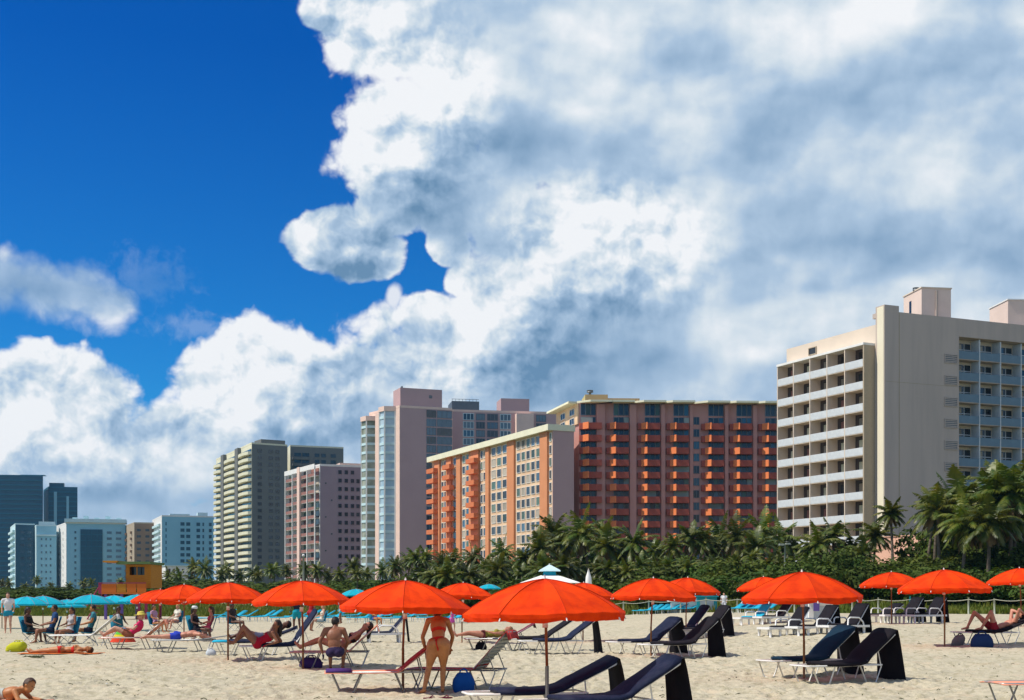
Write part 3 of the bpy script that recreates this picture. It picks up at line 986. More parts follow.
def bldg_lavender():
    D = 440; zt = zat(466, D)
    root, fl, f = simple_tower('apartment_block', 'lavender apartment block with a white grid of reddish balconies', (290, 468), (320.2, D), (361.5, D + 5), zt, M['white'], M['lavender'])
    fh = 8.45 * D / F
    n = 4; bw = (fl.L - 0.5) / n
    var = []
    for c in (M['glassdark'], M['brickred'], M['curtain'], M['glassgreen']):
        mb, _ = cell_mesh(bw, fh, 1.5, 0, 0, 0, 0, 0.95, doorfrac=0.9, curtain=c)
        mb.box(0.1, bw - 0.1, -0.2, -0.13, 0.1, fh - 0.05, 4)
        var.append(mb.mesh('balcony', [M['white'], M['brickred'], M['white'], M['glassdark'], c]))
    items = []
    for j in range(16):
        for i in range(n):
            items.append((R.choice(var), fl.p(0.1 + i * bw, zt - fh * (j + 1) - 0.5, 0.13), fl.rz))
    place_many(root, 'balcony', items)
    mb = MB()
    for i in (0, 1, 3, 4): fl.box(mb, i * bw - 0.1, i * bw + 0.35, ZB, zt, 1.62, 1.95, 0)
    fl.box(mb, -0.1, fl.L, zt - 0.9, zt + 0.7, 1.96, 2.1, 0)
    part(root, mb, 'frame', [M['white']])
    mb = MB(); fl.box(mb, 2 * bw - 1.4, 2 * bw + 1.2, ZB, zt + 0.9, 1.64, 2.3, 0)
    part(root, mb, 'central_pier', [M['pinklit']])
    items = []
    for j in range(15):
        for px in (340, 346.3, 352.5, 358):
            if px == 358 and j < 1: continue
            items.append((window_mesh(1.35, 1.5, M['lavender'], M['glassdark'], 0), f.p(f.upx(px - 2), zt - 2.6 - fh * j, 0.002), f.rz))
        if j % 2 == 0:
            items.append((window_mesh(0.5, 0.5, M['metal'], M['glassdark'], 0), f.p(f.upx(325 + 3 * (j % 4)), zt - 6 - fh * j, 0.002), f.rz))
    place_many(root, 'window', items)
    mb = MB(); f.box(mb, f.upx(340), f.L, zt + 0.7, zat(462, D), -12, -0.3, 0)
    part(root, mb, 'roof_block', [M['pinklit']])
bldg_lavender()


def bldg_olive():
    D = 535; zt = zat(444, D)
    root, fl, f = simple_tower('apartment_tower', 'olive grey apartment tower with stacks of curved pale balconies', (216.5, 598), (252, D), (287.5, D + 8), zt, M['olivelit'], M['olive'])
    fh = 6.65 * D / F
    items = []
    def bmesh3(w):
        mb = MB()
        q = [(w * (1 - math.cos(math.pi * k / 8)) / 2, -2.4 * math.sin(math.pi * k / 8) ** 0.6 - 0.02) for k in range(9)]
        mb.prism([(a, b) for a, b in q], 0, 1.25, 0, 0)
        return mb.mesh('balcony', [M['olivelit']])
    spans = ((217, 224), (227, 238), (241.5, 252))
    for j in range(25):
        for pa, pb in spans:
            ua, ub = fl.upx(pa), fl.upx(pb)
            me = cached(('ob', pa), lambda: bmesh3(ub - ua))
            items.append((me, fl.p(ua, zt - 4.3 - fh * j, 0.13), fl.rz))
    place_many(root, 'balcony', items)
    mb = MB()
    for pa, pb in spans: fl.box(mb, fl.upx(pa) + 0.4, fl.upx(pb) - 0.4, ZB, zt - 2.0, 0.13, 0.5, 0)
    part(root, mb, 'glass_strip', [M['glassdark']])
    mb = MB()
    for pa, pb in ((224.2, 226.8), (238.3, 241.3)): fl.box(mb, fl.upx(pa), fl.upx(pb), ZB, zt + 0.4, 0.13, 1.6, 0)
    part(root, mb, 'pier', [M['olive']])
    items = []
    for j in range(22):
        for px in (257.5, 268.5, 275.2):
            items.append((window_mesh(1.9, 1.55, M['olive'], M['glassdark'], 0), f.p(f.upx(px), zt - 3.4 - fh * j, 0.002), f.rz))
    items.sort(key=lambda q: -q[1].z)
    place_many(root, 'window', items)
    mb = MB(); f.box(mb, f.upx(262), f.upx(286), zt + 0.7, zt + 2.4, -9, -1, 0)
    part(root, mb, 'roof_block', [M['olive']])
    D = 560; zt = zat(446.5, D)
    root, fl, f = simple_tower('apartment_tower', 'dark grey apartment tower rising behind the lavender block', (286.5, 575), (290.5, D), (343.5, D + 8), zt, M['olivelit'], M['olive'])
    items = []
    for j in range(9):
        for px, w in ((294, 3.2), (302, 3.2), (314.5, 2.2), (321, 2.2), (330.5, 2.4)):
            items.append((window_mesh(w, 1.7, M['olive'], M['glassdark'], 0), f.p(f.upx(px), zt - 4.2 - fh * j, 0.002), f.rz))
    place_many(root, 'window', items)
    mb = MB()
    for j in range(9): f.box(mb, f.upx(292), f.upx(309), zt - 5.6 - fh * j, zt - 4.6 - fh * j, 0.003, 1.2, 0)
    part(root, mb, 'balcony', [M['olive']])
bldg_olive()


def bldg_far():
    def grid(root, f, z1, fh, rows, pxs, w, h, fr, gl, name='window', bars=0):
        items = []
        for j in range(rows):
            for px in pxs:
                items.append((window_mesh(w, h, fr, gl, 0, 0.2), f.p(f.upx(px), z1 - fh * j, 0.003), f.rz))
        place_many(root, name, items)
    # dark teal pair
    D = 900; fh = 3.3
    for (nm, lab, l, c, r_, py, rows) in (('office_tower', 'dark teal glass tower, tallest at the beach end of the skyline', (-22, 960), (-16, D), (43, D + 5), 475.5, 24),
                                          ('office_tower', 'stepped dark teal tower with a pale stair strip', (43.6, 950), (48.5, D + 20), (77.5, D + 25), 485, 22)):
        zt = zat(py, D)
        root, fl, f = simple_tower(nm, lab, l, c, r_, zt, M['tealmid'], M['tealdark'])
        items = []
        for j in range(rows):
            mb = MB(); w = f.L - 0.6
            me = cached(('strip', nm, c[0]), lambda: (lambda m: (m.box(0, w, -0.5, 0, 0, 0.9, 0), m.mesh('floor_band', [M['tealmid']]))[1])(MB()))
            items.append((me, f.p(0.3, zt - 3.5 - fh * j, 0.0), f.rz))
        place_many(root, 'floor_band', items)
        if c[0] > 0:
            mb = MB(); f.box(mb, f.upx(54), f.upx(57), ZB, zt - 3, 0.51, 1.0, 0); f.box(mb, f.upx(66.5), f.upx(69), ZB, zt - 6, 0.51, 1.0, 0)
            part(root, mb, 'stair_strip', [M['bluewhite']])
            mb = MB(); f.box(mb, f.upx(49), f.upx(64), zt + 0.7, zat(480, D), -8, -1, 0)
            part(root, mb, 'roof_block', [M['tealdark']])
        else:
            mb = MB(); f.box(mb, f.upx(20), f.upx(44), zt + 0.7, zat(474, D), -8, -1, 0); f.box(mb, f.upx(43), f.L, zat(487, D), zat(480.5, D), 0.6, 1.2, 0)
            part(root, mb, 'roof_block', [M['bluewhite']])
    # banded teal block with pale balconies
    D = 720; zt = zat(524.5, D)
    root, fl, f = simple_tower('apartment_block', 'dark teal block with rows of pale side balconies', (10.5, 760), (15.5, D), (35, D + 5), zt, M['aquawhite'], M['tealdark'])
    grid(root, f, zt - 5, 3.6, 10, (20, 27), 2.5, 1.6, M['tealdark'], M['glassblue'])
    items = []
    me = (lambda m: (m.box(0, fl.L * 0.9, -1.2, 0, 0, 1.2, 0), m.mesh('balcony', [M['aquawhite']]))[1])(MB())
    for j in range(11): items.append((me, fl.p(0.5, zt - 4 - 3.6 * j, 0.13), fl.rz))
    place_many(root, 'balcony', items)
    # pale aqua block
    D = 715; zt = zat(526, D)
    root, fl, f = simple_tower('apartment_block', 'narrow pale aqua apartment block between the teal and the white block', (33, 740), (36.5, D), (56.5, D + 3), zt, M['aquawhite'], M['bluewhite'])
    grid(root, f, zt - 8, 3.6, 9, (40.5, 45, 49.5), 1.2, 1.6, M['bluewhite'], M['glassblue'])
    mb = MB(); f.box(mb, 0, f.L, zt - 5.5, zt - 4.6, 0.003, 0.8, 0); f.box(mb, 1, f.L - 1, zt + 0.7, zt + 2.6, -8, -2, 0)
    part(root, mb, 'cornice', [M['aquawhite']])
    # white block with flat roof
    D = 700; zt = zat(523.5, D)
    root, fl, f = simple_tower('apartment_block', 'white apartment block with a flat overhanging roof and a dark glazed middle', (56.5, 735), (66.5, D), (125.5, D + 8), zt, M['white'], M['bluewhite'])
    mb = MB(); f.box(mb, -1.0, f.L + 0.5, zt + 0.71, zt + 2.6, -14, 1.6, 0)
    part(root, mb, 'roof', [M['aquawhite']])
    mb = MB()
    for k in range(5): f.box(mb, f.upx(72 + 11 * k), f.upx(77 + 11 * k), zt + 2.6, zt + 3.6 + (k % 2) * 0.9, -9, -4, 0)
    part(root, mb, 'roof_plant', [M['aquawhite']])
    mb = MB(); f.box(mb, f.upx(80.5), f.upx(102.5), ZB, zt - 3, 0.003, 0.5, 0)
    part(root, mb, 'glass_front', [M['tealdark']])
    mb = MB()
    for k in range(1, 4): f.box(mb, f.upx(80.5 + 5.5 * k), f.upx(81 + 5.5 * k), ZB, zt - 3, 0.51, 0.9, 0)
    for j in range(14): f.box(mb, f.upx(80.6), f.upx(102.4), zt - 6 - 3.2 * j, zt - 5.6 - 3.2 * j, 0.52, 0.7, 0)
    part(root, mb, 'mullion', [M['tealmid']])
    items = []
    for j in range(12):
        for px, w in ((74, 1.4), (106.5, 2.9), (115.5, 3.2)):
            items.append((window_mesh(w, 1.7, M['bluewhite'], M['glassblue'], 0, 0.2), f.p(f.upx(px), zt - 5.5 - 3.25 * j, 0.003), f.rz))
    place_many(root, 'window', items)
    items = []
    for j in range(12):
        for k in range(2):
            items.append((window_mesh(1.5, 1.7, M['white'], M['glassblue'], 0, 0.2), fl.p(fl.L * (0.3 + 0.38 * k), zt - 5.5 - 3.25 * j, 0.125), fl.rz))
    place_many(root, 'side_window', items)
    # brown block
    D = 680; zt = zat(523.5, D)
    root, fl, f = simple_tower('apartment_block', 'brown apartment block between two white ones', (123, 720), (134.5, D), (154.5, D + 3), zt, M['tanwall'], M['brown'])
    items = []
    me = (lambda m: (m.box(0, 2.6, -0.9, 0, 0, 1.3, 0), m.mesh('balcony', [M['brown']]))[1])(MB())
    md = window_mesh(2.4, 1.6, M['brown'], M['glassdark'], 0, 0.2)
    for j in range(12):
        for px in (127, 132): items.append((me, fl.p(fl.upx(px) - 1.3, zt - 5 - 3.3 * j, 0.13), fl.rz))
    place_many(root, 'balcony', items)
    items = []
    for j in range(12):
        for px in (136.5, 145): items.append((md, f.p(f.upx(px), zt - 4.2 - 3.3 * j, 0.003), f.rz))
    place_many(root, 'window', items)
    # blue and white block
    D = 650; zt = zat(516.5, D)
    root, fl, f = simple_tower('apartment_block', 'blue white block with dark window stacks and lift house beside the olive tower', (152.5, 690), (162, D), (214, D + 8), zt, M['white'], M['bluewhite'])
    items = []
    me = (lambda m: (m.box(0, fl.L * 0.85, -1.0, 0, 0, 1.2, 0), m.mesh('balcony', [M['aquawhite']]))[1])(MB())
    for j in range(13): items.append((me, fl.p(1, zt - 4.5 - 3.1 * j, 0.13), fl.rz))
    place_many(root, 'balcony', items)
    items = []
    for j in range(13):
        for px, w in ((165, 1.0), (180, 2.4), (185.8, 2.4), (196, 2.2), (202, 1.2), (208.5, 1.8)):
            items.append((window_mesh(w, 2.1, M['bluewhite'], M['glassblue'] if w < 2 else M['tealdark'], 0, 0.2), f.p(f.upx(px), zt - 4.6 - 3.1 * j, 0.003), f.rz))
    place_many(root, 'window', items)
    mb = MB(); f.box(mb, f.upx(198), f.upx(208), zt + 0.7, zat(511.5, D), -9, -2, 0); f.box(mb, f.upx(170), f.upx(190), zt + 0.7, zt + 1.6, -9, -2, 0)
    part(root, mb, 'lift_house', [M['aquawhite']])
    # low white annex
    D = 420
    root = bthing('annex_building', 'low white annex among the palms below the blue white block', at(166, D))
    f = Face(at(165.5, D), at(188, D + 4))
    mb = MB(); f.box(mb, 0, f.L, ZB, zat(566, D), -8, 0, 0); part(root, mb, 'wall', [M['white']])
    fs = f
    mb = MB(); f.box(mb, -0.3, f.L + .3, zat(566, D), zat(565, D), -8.3, 0.4, 0); part(root, mb, 'roof', [M['aquawhite']])
    items = [(window_mesh(0.9, 1.5, M['white'], M['glassdark'], 0), f.p(0.8 + k * 1.5, zat(573, D), 0.003), f.rz) for k in range(4)]
    place_many(root, 'window', items)
bldg_far()

# ------------------------------------------------------------------ plants
LEAF = dict(rough=0.45, spec=0.35)
mp = [material('palm_leaf', (0.050, 0.092, 0.012), 0.42, (0.17, 0.165, 0.020), 1.0, 0.85, spec=0.4, transl=(0.28, (1.2, 1.1, 0.35)), rand=0.35, rand_hue=0.02)]
mdry = material('dry_frond', (0.22, 0.15, 0.07), 0.8, (0.13, 0.09, 0.04), 2.0, 0.7, rand=0.3)
mtrunk = material('palm_trunk', (0.16, 0.125, 0.09), 0.9, (0.09, 0.07, 0.05), 3.0, 0.8, bump=0.5, bscale=8, rand=0.2)
mbush = material('sea_grape_leaf', (0.040, 0.082, 0.012), 0.7, (0.095, 0.115, 0.018), 1.2, 0.8, spec=0.15, transl=(0.22, (1.2, 1.1, 0.35)), rand=0.3, rand_hue=0.025)
mtwig = material('twig', (0.10, 0.07, 0.05), 0.9)
mnut = material('coconut', (0.20, 0.12, 0.03), 0.7)


def frond(mb, r, az, el, L, droop, wid, mi=0, n=15):
    """one palm leaf: rachis with paired drooping leaflets"""
    d0 = Vector((math.cos(az) * math.cos(el), math.sin(az) * math.cos(el), math.sin(el)))
    side = Vector((-math.sin(az), math.cos(az), 0))
    p = Vector((0, 0, 0)); pts = []
    d = d0.copy()
    for i in range(n + 1):
        pts.append(p.copy())
        d = (d + Vector((0, 0, -droop / n))).normalized()
        p = p + d * (L / n)
    mb.tube(pts[::3] + [pts[-1]], [0.035, 0.03, 0.025, 0.02, 0.015, 0.01, 0.008][:len(pts[::3]) + 1], 3, mi)
    for i in range(2, n + 1):
        t = i / n
        ll = wid * (math.sin(math.pi * min(1, t * 0.92 + 0.06)) ** 0.6) * r.uniform(0.85, 1.1)
        dd = (pts[i] - pts[i - 1]).normalized()
        up = side.cross(dd).normalized()
        if up.z < 0: up = -up
        for s in (-1, 1):
            for h in (0, 0.5):
                b = pts[i - 1].lerp(pts[i], h)
                tip = b + (side * s * 0.75 + dd * 0.55 - Vector((0, 0, 1)) * r.uniform(0.25, 0.75)).normalized() * ll
                mid = b.lerp(tip, 0.5) + Vector((0, 0, 0.10 * ll))
                w = dd * 0.055
                mb.add([b - w, b + w, mid + w * 1.2, tip, mid - w * 1.2], [(0, 1, 2, 4), (4, 2, 3)], mi)


def palm_meshes(seed, H, nf=20, L=3.1):
    r = random.Random(seed)
    lean = r.uniform(0.3, 1.3); la = r.uniform(0, 6.28)
    pts = []; rs = []
    for i in range(9):
        t = i / 8
        pts.append((math.cos(la) * lean * t ** 1.7, math.sin(la) * lean * t ** 1.7, H * t)); rs.append(0.19 * (1 - 0.45 * t) + (0.10 if i == 0 else 0))
    mt = MB(); mt.tube(pts, rs, 8)
    for k in range(int(H / 0.35)):
        z = k * 0.35 + 0.3; t = z / H
        if t < 0.97:
            c = (math.cos(la) * lean * t ** 1.7, math.sin(la) * lean * t ** 1.7, z)
            mt.tube([c, (c[0], c[1], z + 0.05)], 0.19 * (1 - 0.45 * t) + 0.02, 8)
    top = Vector(pts[-1])
    mc = MB()
    for k in range(nf):
        f = k / nf
        el = rad(78 - 105 * f ** 0.9 + r.uniform(-8, 8))
        frond(mc, r, k * 2.399 + r.uniform(-.25, .25), el, L * r.uniform(0.85, 1.1), r.uniform(1.0, 1.7), L * 0.25, 0)
    md = MB()
    for k in range(9):
        frond(md, r, r.uniform(0, 6.28), rad(r.uniform(-65, -35)), L * r.uniform(0.6, 0.85), 0.9, L * 0.16, 0)
    mn = MB()
    for k in range(7):
        a = r.uniform(0, 6.28); mn.ball((math.cos(a) * 0.28, math.sin(a) * 0.28, -0.25 - r.uniform(0, 0.25)), 0.13, 6, 5)
    return top, mt.mesh('trunk', [mtrunk]), mc.mesh('crown', mp), md.mesh('dead_fronds', [mdry]), mn.mesh('coconuts', [mnut])


def leaf_cloud(r, lobes, n, size, mi=0, fill=0.35):
    mb = MB()
    for _ in range(n):
        c, rr = r.choices(lobes, [l[1][0] ** 2 for l in lobes])[0]
        while True:
            v = Vector((r.gauss(0, 1), r.gauss(0, 1), r.gauss(0, 1)))
            if v.length > 0.1: break
        v.normalize()
        k = (1 - fill * r.random() ** 1.5) * (1 + 0.22 * mnoise.noise(v * 2.3 + Vector(c)) + 0.12 * r.gauss(0, 1))
        p = Vector(c) + Vector((v.x * rr[0], v.y * rr[1], v.z * rr[2])) * k
        if p.z < 0.05: p.z = r.uniform(0.05, 0.5)
        nrm = (v + Vector((r.gauss(0, .5), r.gauss(0, .5), r.gauss(0.3, .5)))).normalized()
        a = nrm.orthogonal().normalized(); b = nrm.cross(a)
        t = r.uniform(0, 6.28); a, b = a * math.cos(t) + b * math.sin(t), b * math.cos(t) - a * math.sin(t)
        s = size * r.uniform(0.6, 1.25)
        mb.add([p - a * s * .5, p - b * s * .35 + a * s * .05, p + a * s * .55, p + b * s * .35 + a * s * .05], [(0, 1, 2, 3)], mi)
    return mb


def bush_meshes(seed, w, h, n, size):
    r = random.Random(seed)
    lobes = []
    for k in range(9):
        a = r.uniform(0, 6.28); q = r.uniform(0.1, 0.62) * w
        rad_ = r.uniform(0.25, 0.45) * w
        lobes.append(((math.cos(a) * q, math.sin(a) * q, r.uniform(0.3, 0.72) * h), (rad_, rad_, r.uniform(0.25, 0.38) * h)))
    m = leaf_cloud(r, lobes, n, size)
    ms = MB()
    for k in range(8):
        l = r.choice(lobes)[0]
        ms.tube([(r.uniform(-.2, .2), r.uniform(-.2, .2), 0), (l[0] * 0.5, l[1] * 0.5, l[2] * 0.6), l], [0.06, 0.04, 0.015], 5)
    return m.mesh('foliage', [mbush]), ms.mesh('stem', [mtwig])


def plants():
    r = random.Random(21)
    protos = []
    for k, (H, L) in enumerate(((7.4, 3.2), (6.2, 3.0), (8.6, 3.4), (5.0, 2.9), (7.0, 3.6), (7.6, 2.1))):
        protos.append((palm_meshes(30 + k, H, (27, 25, 28, 22, 27, 26)[k], L), H))
    firsts = {}
    def palm(px, d, ytop, label, group, k=None, name='palm_tree'):
        k = r.randrange(5) if k is None else k
        (top, t, c, dd, n), H = protos[k]
        x, y = at(px, d); z = gz(x, y) - 0.1
        want = zat(ytop, d) - z
        s = want / (H + 1.9)
        o = thing(name, label, 'palm tree', (x, y, z), r.uniform(0, 6.28), group)
        s = max(0.45, min(1.5, s))
        o.scale = (s * r.uniform(.92, 1.1), s * r.uniform(.92, 1.1), s)
        link('trunk', t, o)
        for nm, me in (('crown', c), ('dead_fronds', dd), ('coconuts', n)):
            q = link(nm, me, o, top)
        return o
    # grove before the orange hotel
    g = 'coconut palms in the grove below the orange hotel'
    lab = 'coconut palm in the dense grove below the orange hotel and its wing'
    tops = [(428, 566), (441, 553), (456, 549), (470, 546), (483, 560), (497, 556), (508, 541), (521, 548), (534, 530), (548, 520), (560, 527), (574, 521), (588, 516), (601, 522), (612, 531), (624, 543),
            (636, 527), (650, 540), (661, 546), (676, 537), (688, 522), (701, 531), (713, 537), (726, 523), (738, 525), (751, 533), (762, 519), (775, 526), (790, 540)]
    for i, (px, yt) in enumerate(tops):
        palm(px + r.uniform(-3, 3), 124 + r.uniform(-6, 14), yt + r.uniform(-2, 2), ordinal(i) + ' palm from the pink glazed tower in the tall back row of the grove', g)
    for i in range(24):
        palm(426 + i * 15.5 + r.uniform(-5, 5), 114 + r.uniform(-3, 5), r.uniform(553, 568), ordinal(i) + ' palm from the pink glazed tower in the low front row of the grove', g, r.choice([1, 3, 3]))
    # palms at the cream hotel
    palm(893, 104, 494, 'windblown palm standing alone in front of the greige blank wall', None, 5)
    palm(873, 112, 520, 'short palm beside the windblown one at the hotel corner', None, 1)
    palm(926, 103, 497, 'slim palm before the blank wall next to the big palm clump', None, 5)
    g = 'tall palms in the clump hiding the hotel corner'
    for i, (px, yt) in enumerate(((940, 486), (954, 478), (968, 474), (983, 470), (997, 466), (1010, 469), (1026, 463), (962, 500), (988, 497), (1014, 494))):
        palm(px, 96 + r.uniform(-4, 8), yt + 3, (ordinal(i) + ' tall palm from the blank wall in the high clump' if i < 7 else ordinal(i - 7) + ' lower palm from the blank wall within the high clump'), g)
    for i, (px, yt) in enumerate(((806, 538), (818, 527), (835, 520), (851, 533), (868, 540))):
        palm(px, 112 + r.uniform(-4, 4), yt, ordinal(i) + ' bushy palm past the lamp post below the white railed hotel balconies', 'palms below the hotel balconies', r.choice([1, 3]))
    for i, px in enumerate((934, 947, 959, 973, 985, 996, 1008, 1021)):
        palm(px, 108 + r.uniform(-3, 3), r.uniform(482, 505), ordinal(i) + ' palm from the blank wall in the hidden back row of the high clump', g, r.choice([1, 5, 3]))
    # smaller palms along the beach towards the far towers
    g = 'distant palms lining the beach below the far towers'
    for i, px in enumerate(range(168, 430, 10)):
        d = 235 - (px - 168) * 0.38 + r.uniform(-10, 10)
        palm(px + r.uniform(-4, 4), d, r.uniform(560, 575) - (4 if px > 330 else 0), ordinal(i) + ' distant palm past the lifeguard hut, below the mid distance towers', g)
    for i, px in enumerate(range(0, 160, 13)):
        palm(px + r.uniform(-5, 5), 300 + r.uniform(-20, 20), r.uniform(578, 588), ordinal(i) + ' very distant small palm from the frame edge at the foot of the blue towers', 'palms below the blue towers')
    # sea grape and other shrubs
    bl = [bush_meshes(60 + k, 2.6, 2.8, 1500, 0.34) for k in range(4)]
    bn = [bush_meshes(70 + k, 2.6, 2.8, 3200, 0.25) for k in range(3)]
    def bush(px, d, h, w, label, group, near=False):
        me, st = r.choice(bn if near else bl)
        x, y = at(px, d); z = gz(x, y) - 0.1
        o = thing('shrub', label, 'shrub', (x, y, z), r.uniform(0, 6.28), group)
        o.scale = (w / 2.6, w / 2.6, h / 2.8)
        link('foliage', me, o); link('stem', st, o)
    for i in range(30):
        px = 770 + i * 9.2
        d = edge_y((px - 512) / F * 90) + r.uniform(8, 11)
        bush(px, d + 2, r.uniform(1.9, 2.5), 3.0, ordinal(i) + ' glossy low shrub behind the rope fence, counted from the teal hut', 'sea grape shrubs behind the rope fence', True)
    for i in range(22):
        px = 800 + i * 11
        bush(px, 97 + r.uniform(-1, 4), r.uniform(3.0, 4.0) if not 862 < px < 975 else r.uniform(2.3, 2.9), 3.6, ordinal(i) + ' taller dark shrub past the lamp post, below the hotel palms', 'tall shrubs below the hotel palms', True)
    for i in range(26):
        px = 425 + i * 14.5
        bush(px, 136 + r.uniform(-3, 4), r.uniform(3.0, 4.4), 4.5, ordinal(i) + ' tall dark shrub from the pink tower, behind the grove trunks', 'tall shrubs behind the palm grove')
    for i in range(34):
        px = 425 + i * 11
        bush(px, 112 + r.uniform(-3, 4), r.uniform(1.6, 2.8), 3.2, ordinal(i) + ' dark shrub from the pink tower, at the front foot of the grove', 'shrubs under the palm grove')
    for i in range(34):
        px = -10 + i * 13.2
        bush(px, edge_y((px - 512) / F * 120) + r.uniform(17, 22), r.uniform(0.7, 1.2), 3.4, ordinal(i) + ' low green dune shrub from the frame edge, behind the turquoise parasols', 'low dune shrubs behind the turquoise parasols')
    for i in range(14):
        px = 640 + i * 12
        bush(px, 105 + r.uniform(-4, 4), r.uniform(1.6, 2.4), 3.2, ordinal(i) + ' green dune shrub past the closed white parasol, between grove and sand', 'shrubs between the palm grove and the rope fence')
    for i in range(30):
        px = -10 + i * 15.5
        bush(px, 165 + r.uniform(-6, 10), (r.uniform(0.8, 1.3) if px < 165 else r.uniform(1.4, 2.3)), 5.5, ordinal(i) + ' dark distant shrub from the frame edge, in the row behind the lifeguard hut', 'distant shrubs behind the turquoise parasols')
    for i in range(20):
        px = 150 + i * 15
        bush(px, 205 + r.uniform(-8, 10), r.uniform(1.6, 3.0), 7, ordinal(i) + ' dark distant tree clump past the lifeguard hut, below the far towers', 'tree clumps below the far towers')

    for i in range(9):
        px = 936 + i * 11.5
        bush(px, 112 + r.uniform(-2, 3), r.uniform(5.0, 7.0), 4.4, ordinal(i) + ' very tall dark shrub from the blank wall, filling the high palm clump', 'very tall shrubs inside the high palm clump', True)

    # dune grass and creepers behind the fence
    mg = material('dune_grass', (0.10, 0.15, 0.015), 0.6, (0.20, 0.20, 0.03), 0.7, 0.8, transl=(0.3, (1.2, 1.1, 0.4)))
    mb = MB()
    for _ in range(42000):
        x = r.uniform(-62, 40)
        e = edge_y(x)
        y = e + 0.2 + 13 * r.random() ** 1.2
        z = gz(x, y) - 0.05
        h = r.uniform(0.2, 0.6) * (0.6 + 0.8 * mnoise.noise(Vector((x * .4, y * .4, 0)) ) + 0.25)
        h = max(h, 0.12)
        a = r.uniform(0, 3.14); w = 0.10
        lx, ly = r.uniform(-.2, .2), r.uniform(-.2, .2)
        mb.add([(x - w * math.cos(a), y - w * math.sin(a), z), (x + w * math.cos(a), y + w * math.sin(a), z), (x + lx, y + ly, z + h)], [(0, 1, 2)], 0)
    o = mb.build('dune_grass', [mg]); o['kind'] = 'stuff'
    o['label'] = 'bright green dune grass behind the rope fence'
plants()

# ------------------------------------------------------------------ air
def haze():
    mb = MB(); mb.box(-4100, 4100, -60, 4500, -2.5, 110)
    m = bpy.data.materials.new('haze_air'); m.use_nodes = True
    nt = m.node_tree; nt.nodes.clear()
    v = nt.nodes.new('ShaderNodeVolumePrincipled')
    v.inputs['Color'].default_value = (0.30, 0.68, 1.0, 1)
    v.inputs['Density'].default_value = 0.00008
    v.inputs['Anisotropy'].default_value = 0.2
    o = nt.nodes.new('ShaderNodeOutputMaterial'); nt.links.new(v.outputs[0], o.inputs['Volume'])
    ob = mb.build('haze', [m]); ob['kind'] = 'stuff'; ob['label'] = 'thin sea haze over the far towers'
haze()
sc.cycles.volume_bounces = 0

# ------------------------------------------------------------------ beach furniture
def cloth(name, col, col2=None, rough=0.85, tr=0.0, rand=0.0, sc_=3.0, amt=0.5):
    return material(name, col, rough, col2, sc_, amt, bump=0.25, bscale=25, spec=0.15, transl=(tr,) if tr else None, rand=rand)
M['canvas'] = cloth('orange_canvas', (0.90, 0.060, 0.0), (0.66, 0.028, 0.0), 0.8, 0.24, 0.08, 2.6, 0.8)
M['seam'] = cloth('canvas_seam', (0.55, 0.03, 0.0))
M['teal_canvas'] = cloth('turquoise_canvas', (0.01, 0.47, 0.62), (0.01, 0.38, 0.52), 0.8, 0.25, 0.08)
M['wood'] = material('varnished_wood', (0.26, 0.11, 0.035), 0.45, (0.15, 0.06, 0.02), 3.0, 0.7, stretch=(3, 3, 0.4))
M['sleeve'] = material('grey_metal_sleeve', (0.36, 0.36, 0.37), 0.4, metal=0.5)
M['whitemetal'] = material('white_tube', (0.78, 0.76, 0.72), 0.35, (0.62, 0.58, 0.50), 4, 0.5)
M['greymetal'] = material('aluminium_tube', (0.36, 0.37, 0.37), 0.35, (0.25, 0.26, 0.26), 4, 0.5, metal=0.5)
M['resin'] = material('white_resin', (0.78, 0.77, 0.74), 0.4, (0.66, 0.63, 0.58), 3, 0.5)
M['whitemesh'] = cloth('white_sling', (0.66, 0.64, 0.58), rough=0.8)
M['greymesh'] = cloth('grey_sling', (0.36, 0.37, 0.33), rough=0.8)
M['navy'] = cloth('navy_cushion', (0.006, 0.010, 0.032), (0.016, 0.020, 0.046), 0.7, sc_=7.0, amt=0.8)
M['navyteal'] = cloth('teal_navy_cushion', (0.004, 0.026, 0.050), (0.006, 0.016, 0.036), 0.75)
M['black'] = cloth('black_cover', (0.010, 0.008, 0.012), (0.016, 0.014, 0.017))
M['plum'] = cloth('plum_towel', (0.16, 0.022, 0.045), (0.11, 0.015, 0.035))
M['peach'] = cloth('peach_towel', (0.82, 0.33, 0.20), (0.74, 0.27, 0.17), tr=0.1)
M['redtowel'] = cloth('red_towel', (0.40, 0.035, 0.03), (0.32, 0.03, 0.03))
M['tealtowel'] = cloth('turquoise_towel', (0.02, 0.38, 0.55))
M['purple'] = cloth('purple_bag', (0.06, 0.025, 0.14))
M['bluebag'] = cloth('blue_bag', (0.006, 0.07, 0.28), (0.005, 0.05, 0.2))
M['limebag'] = cloth('lime_bag', (0.50, 0.48, 0.02), (0.36, 0.38, 0.02))
M['navybag'] = cloth('dark_blue_bag', (0.015, 0.035, 0.11))
M['greybag'] = cloth('grey_bag', (0.16, 0.15, 0.15), (0.10, 0.10, 0.10))
M['rope'] = material('rope', (0.42, 0.42, 0.32), 0.9)
M['post'] = material('grey_post', (0.40, 0.42, 0.33), 0.8)
M['tealpaint'] = material('teal_paint', (0.01, 0.30, 0.36), 0.6)


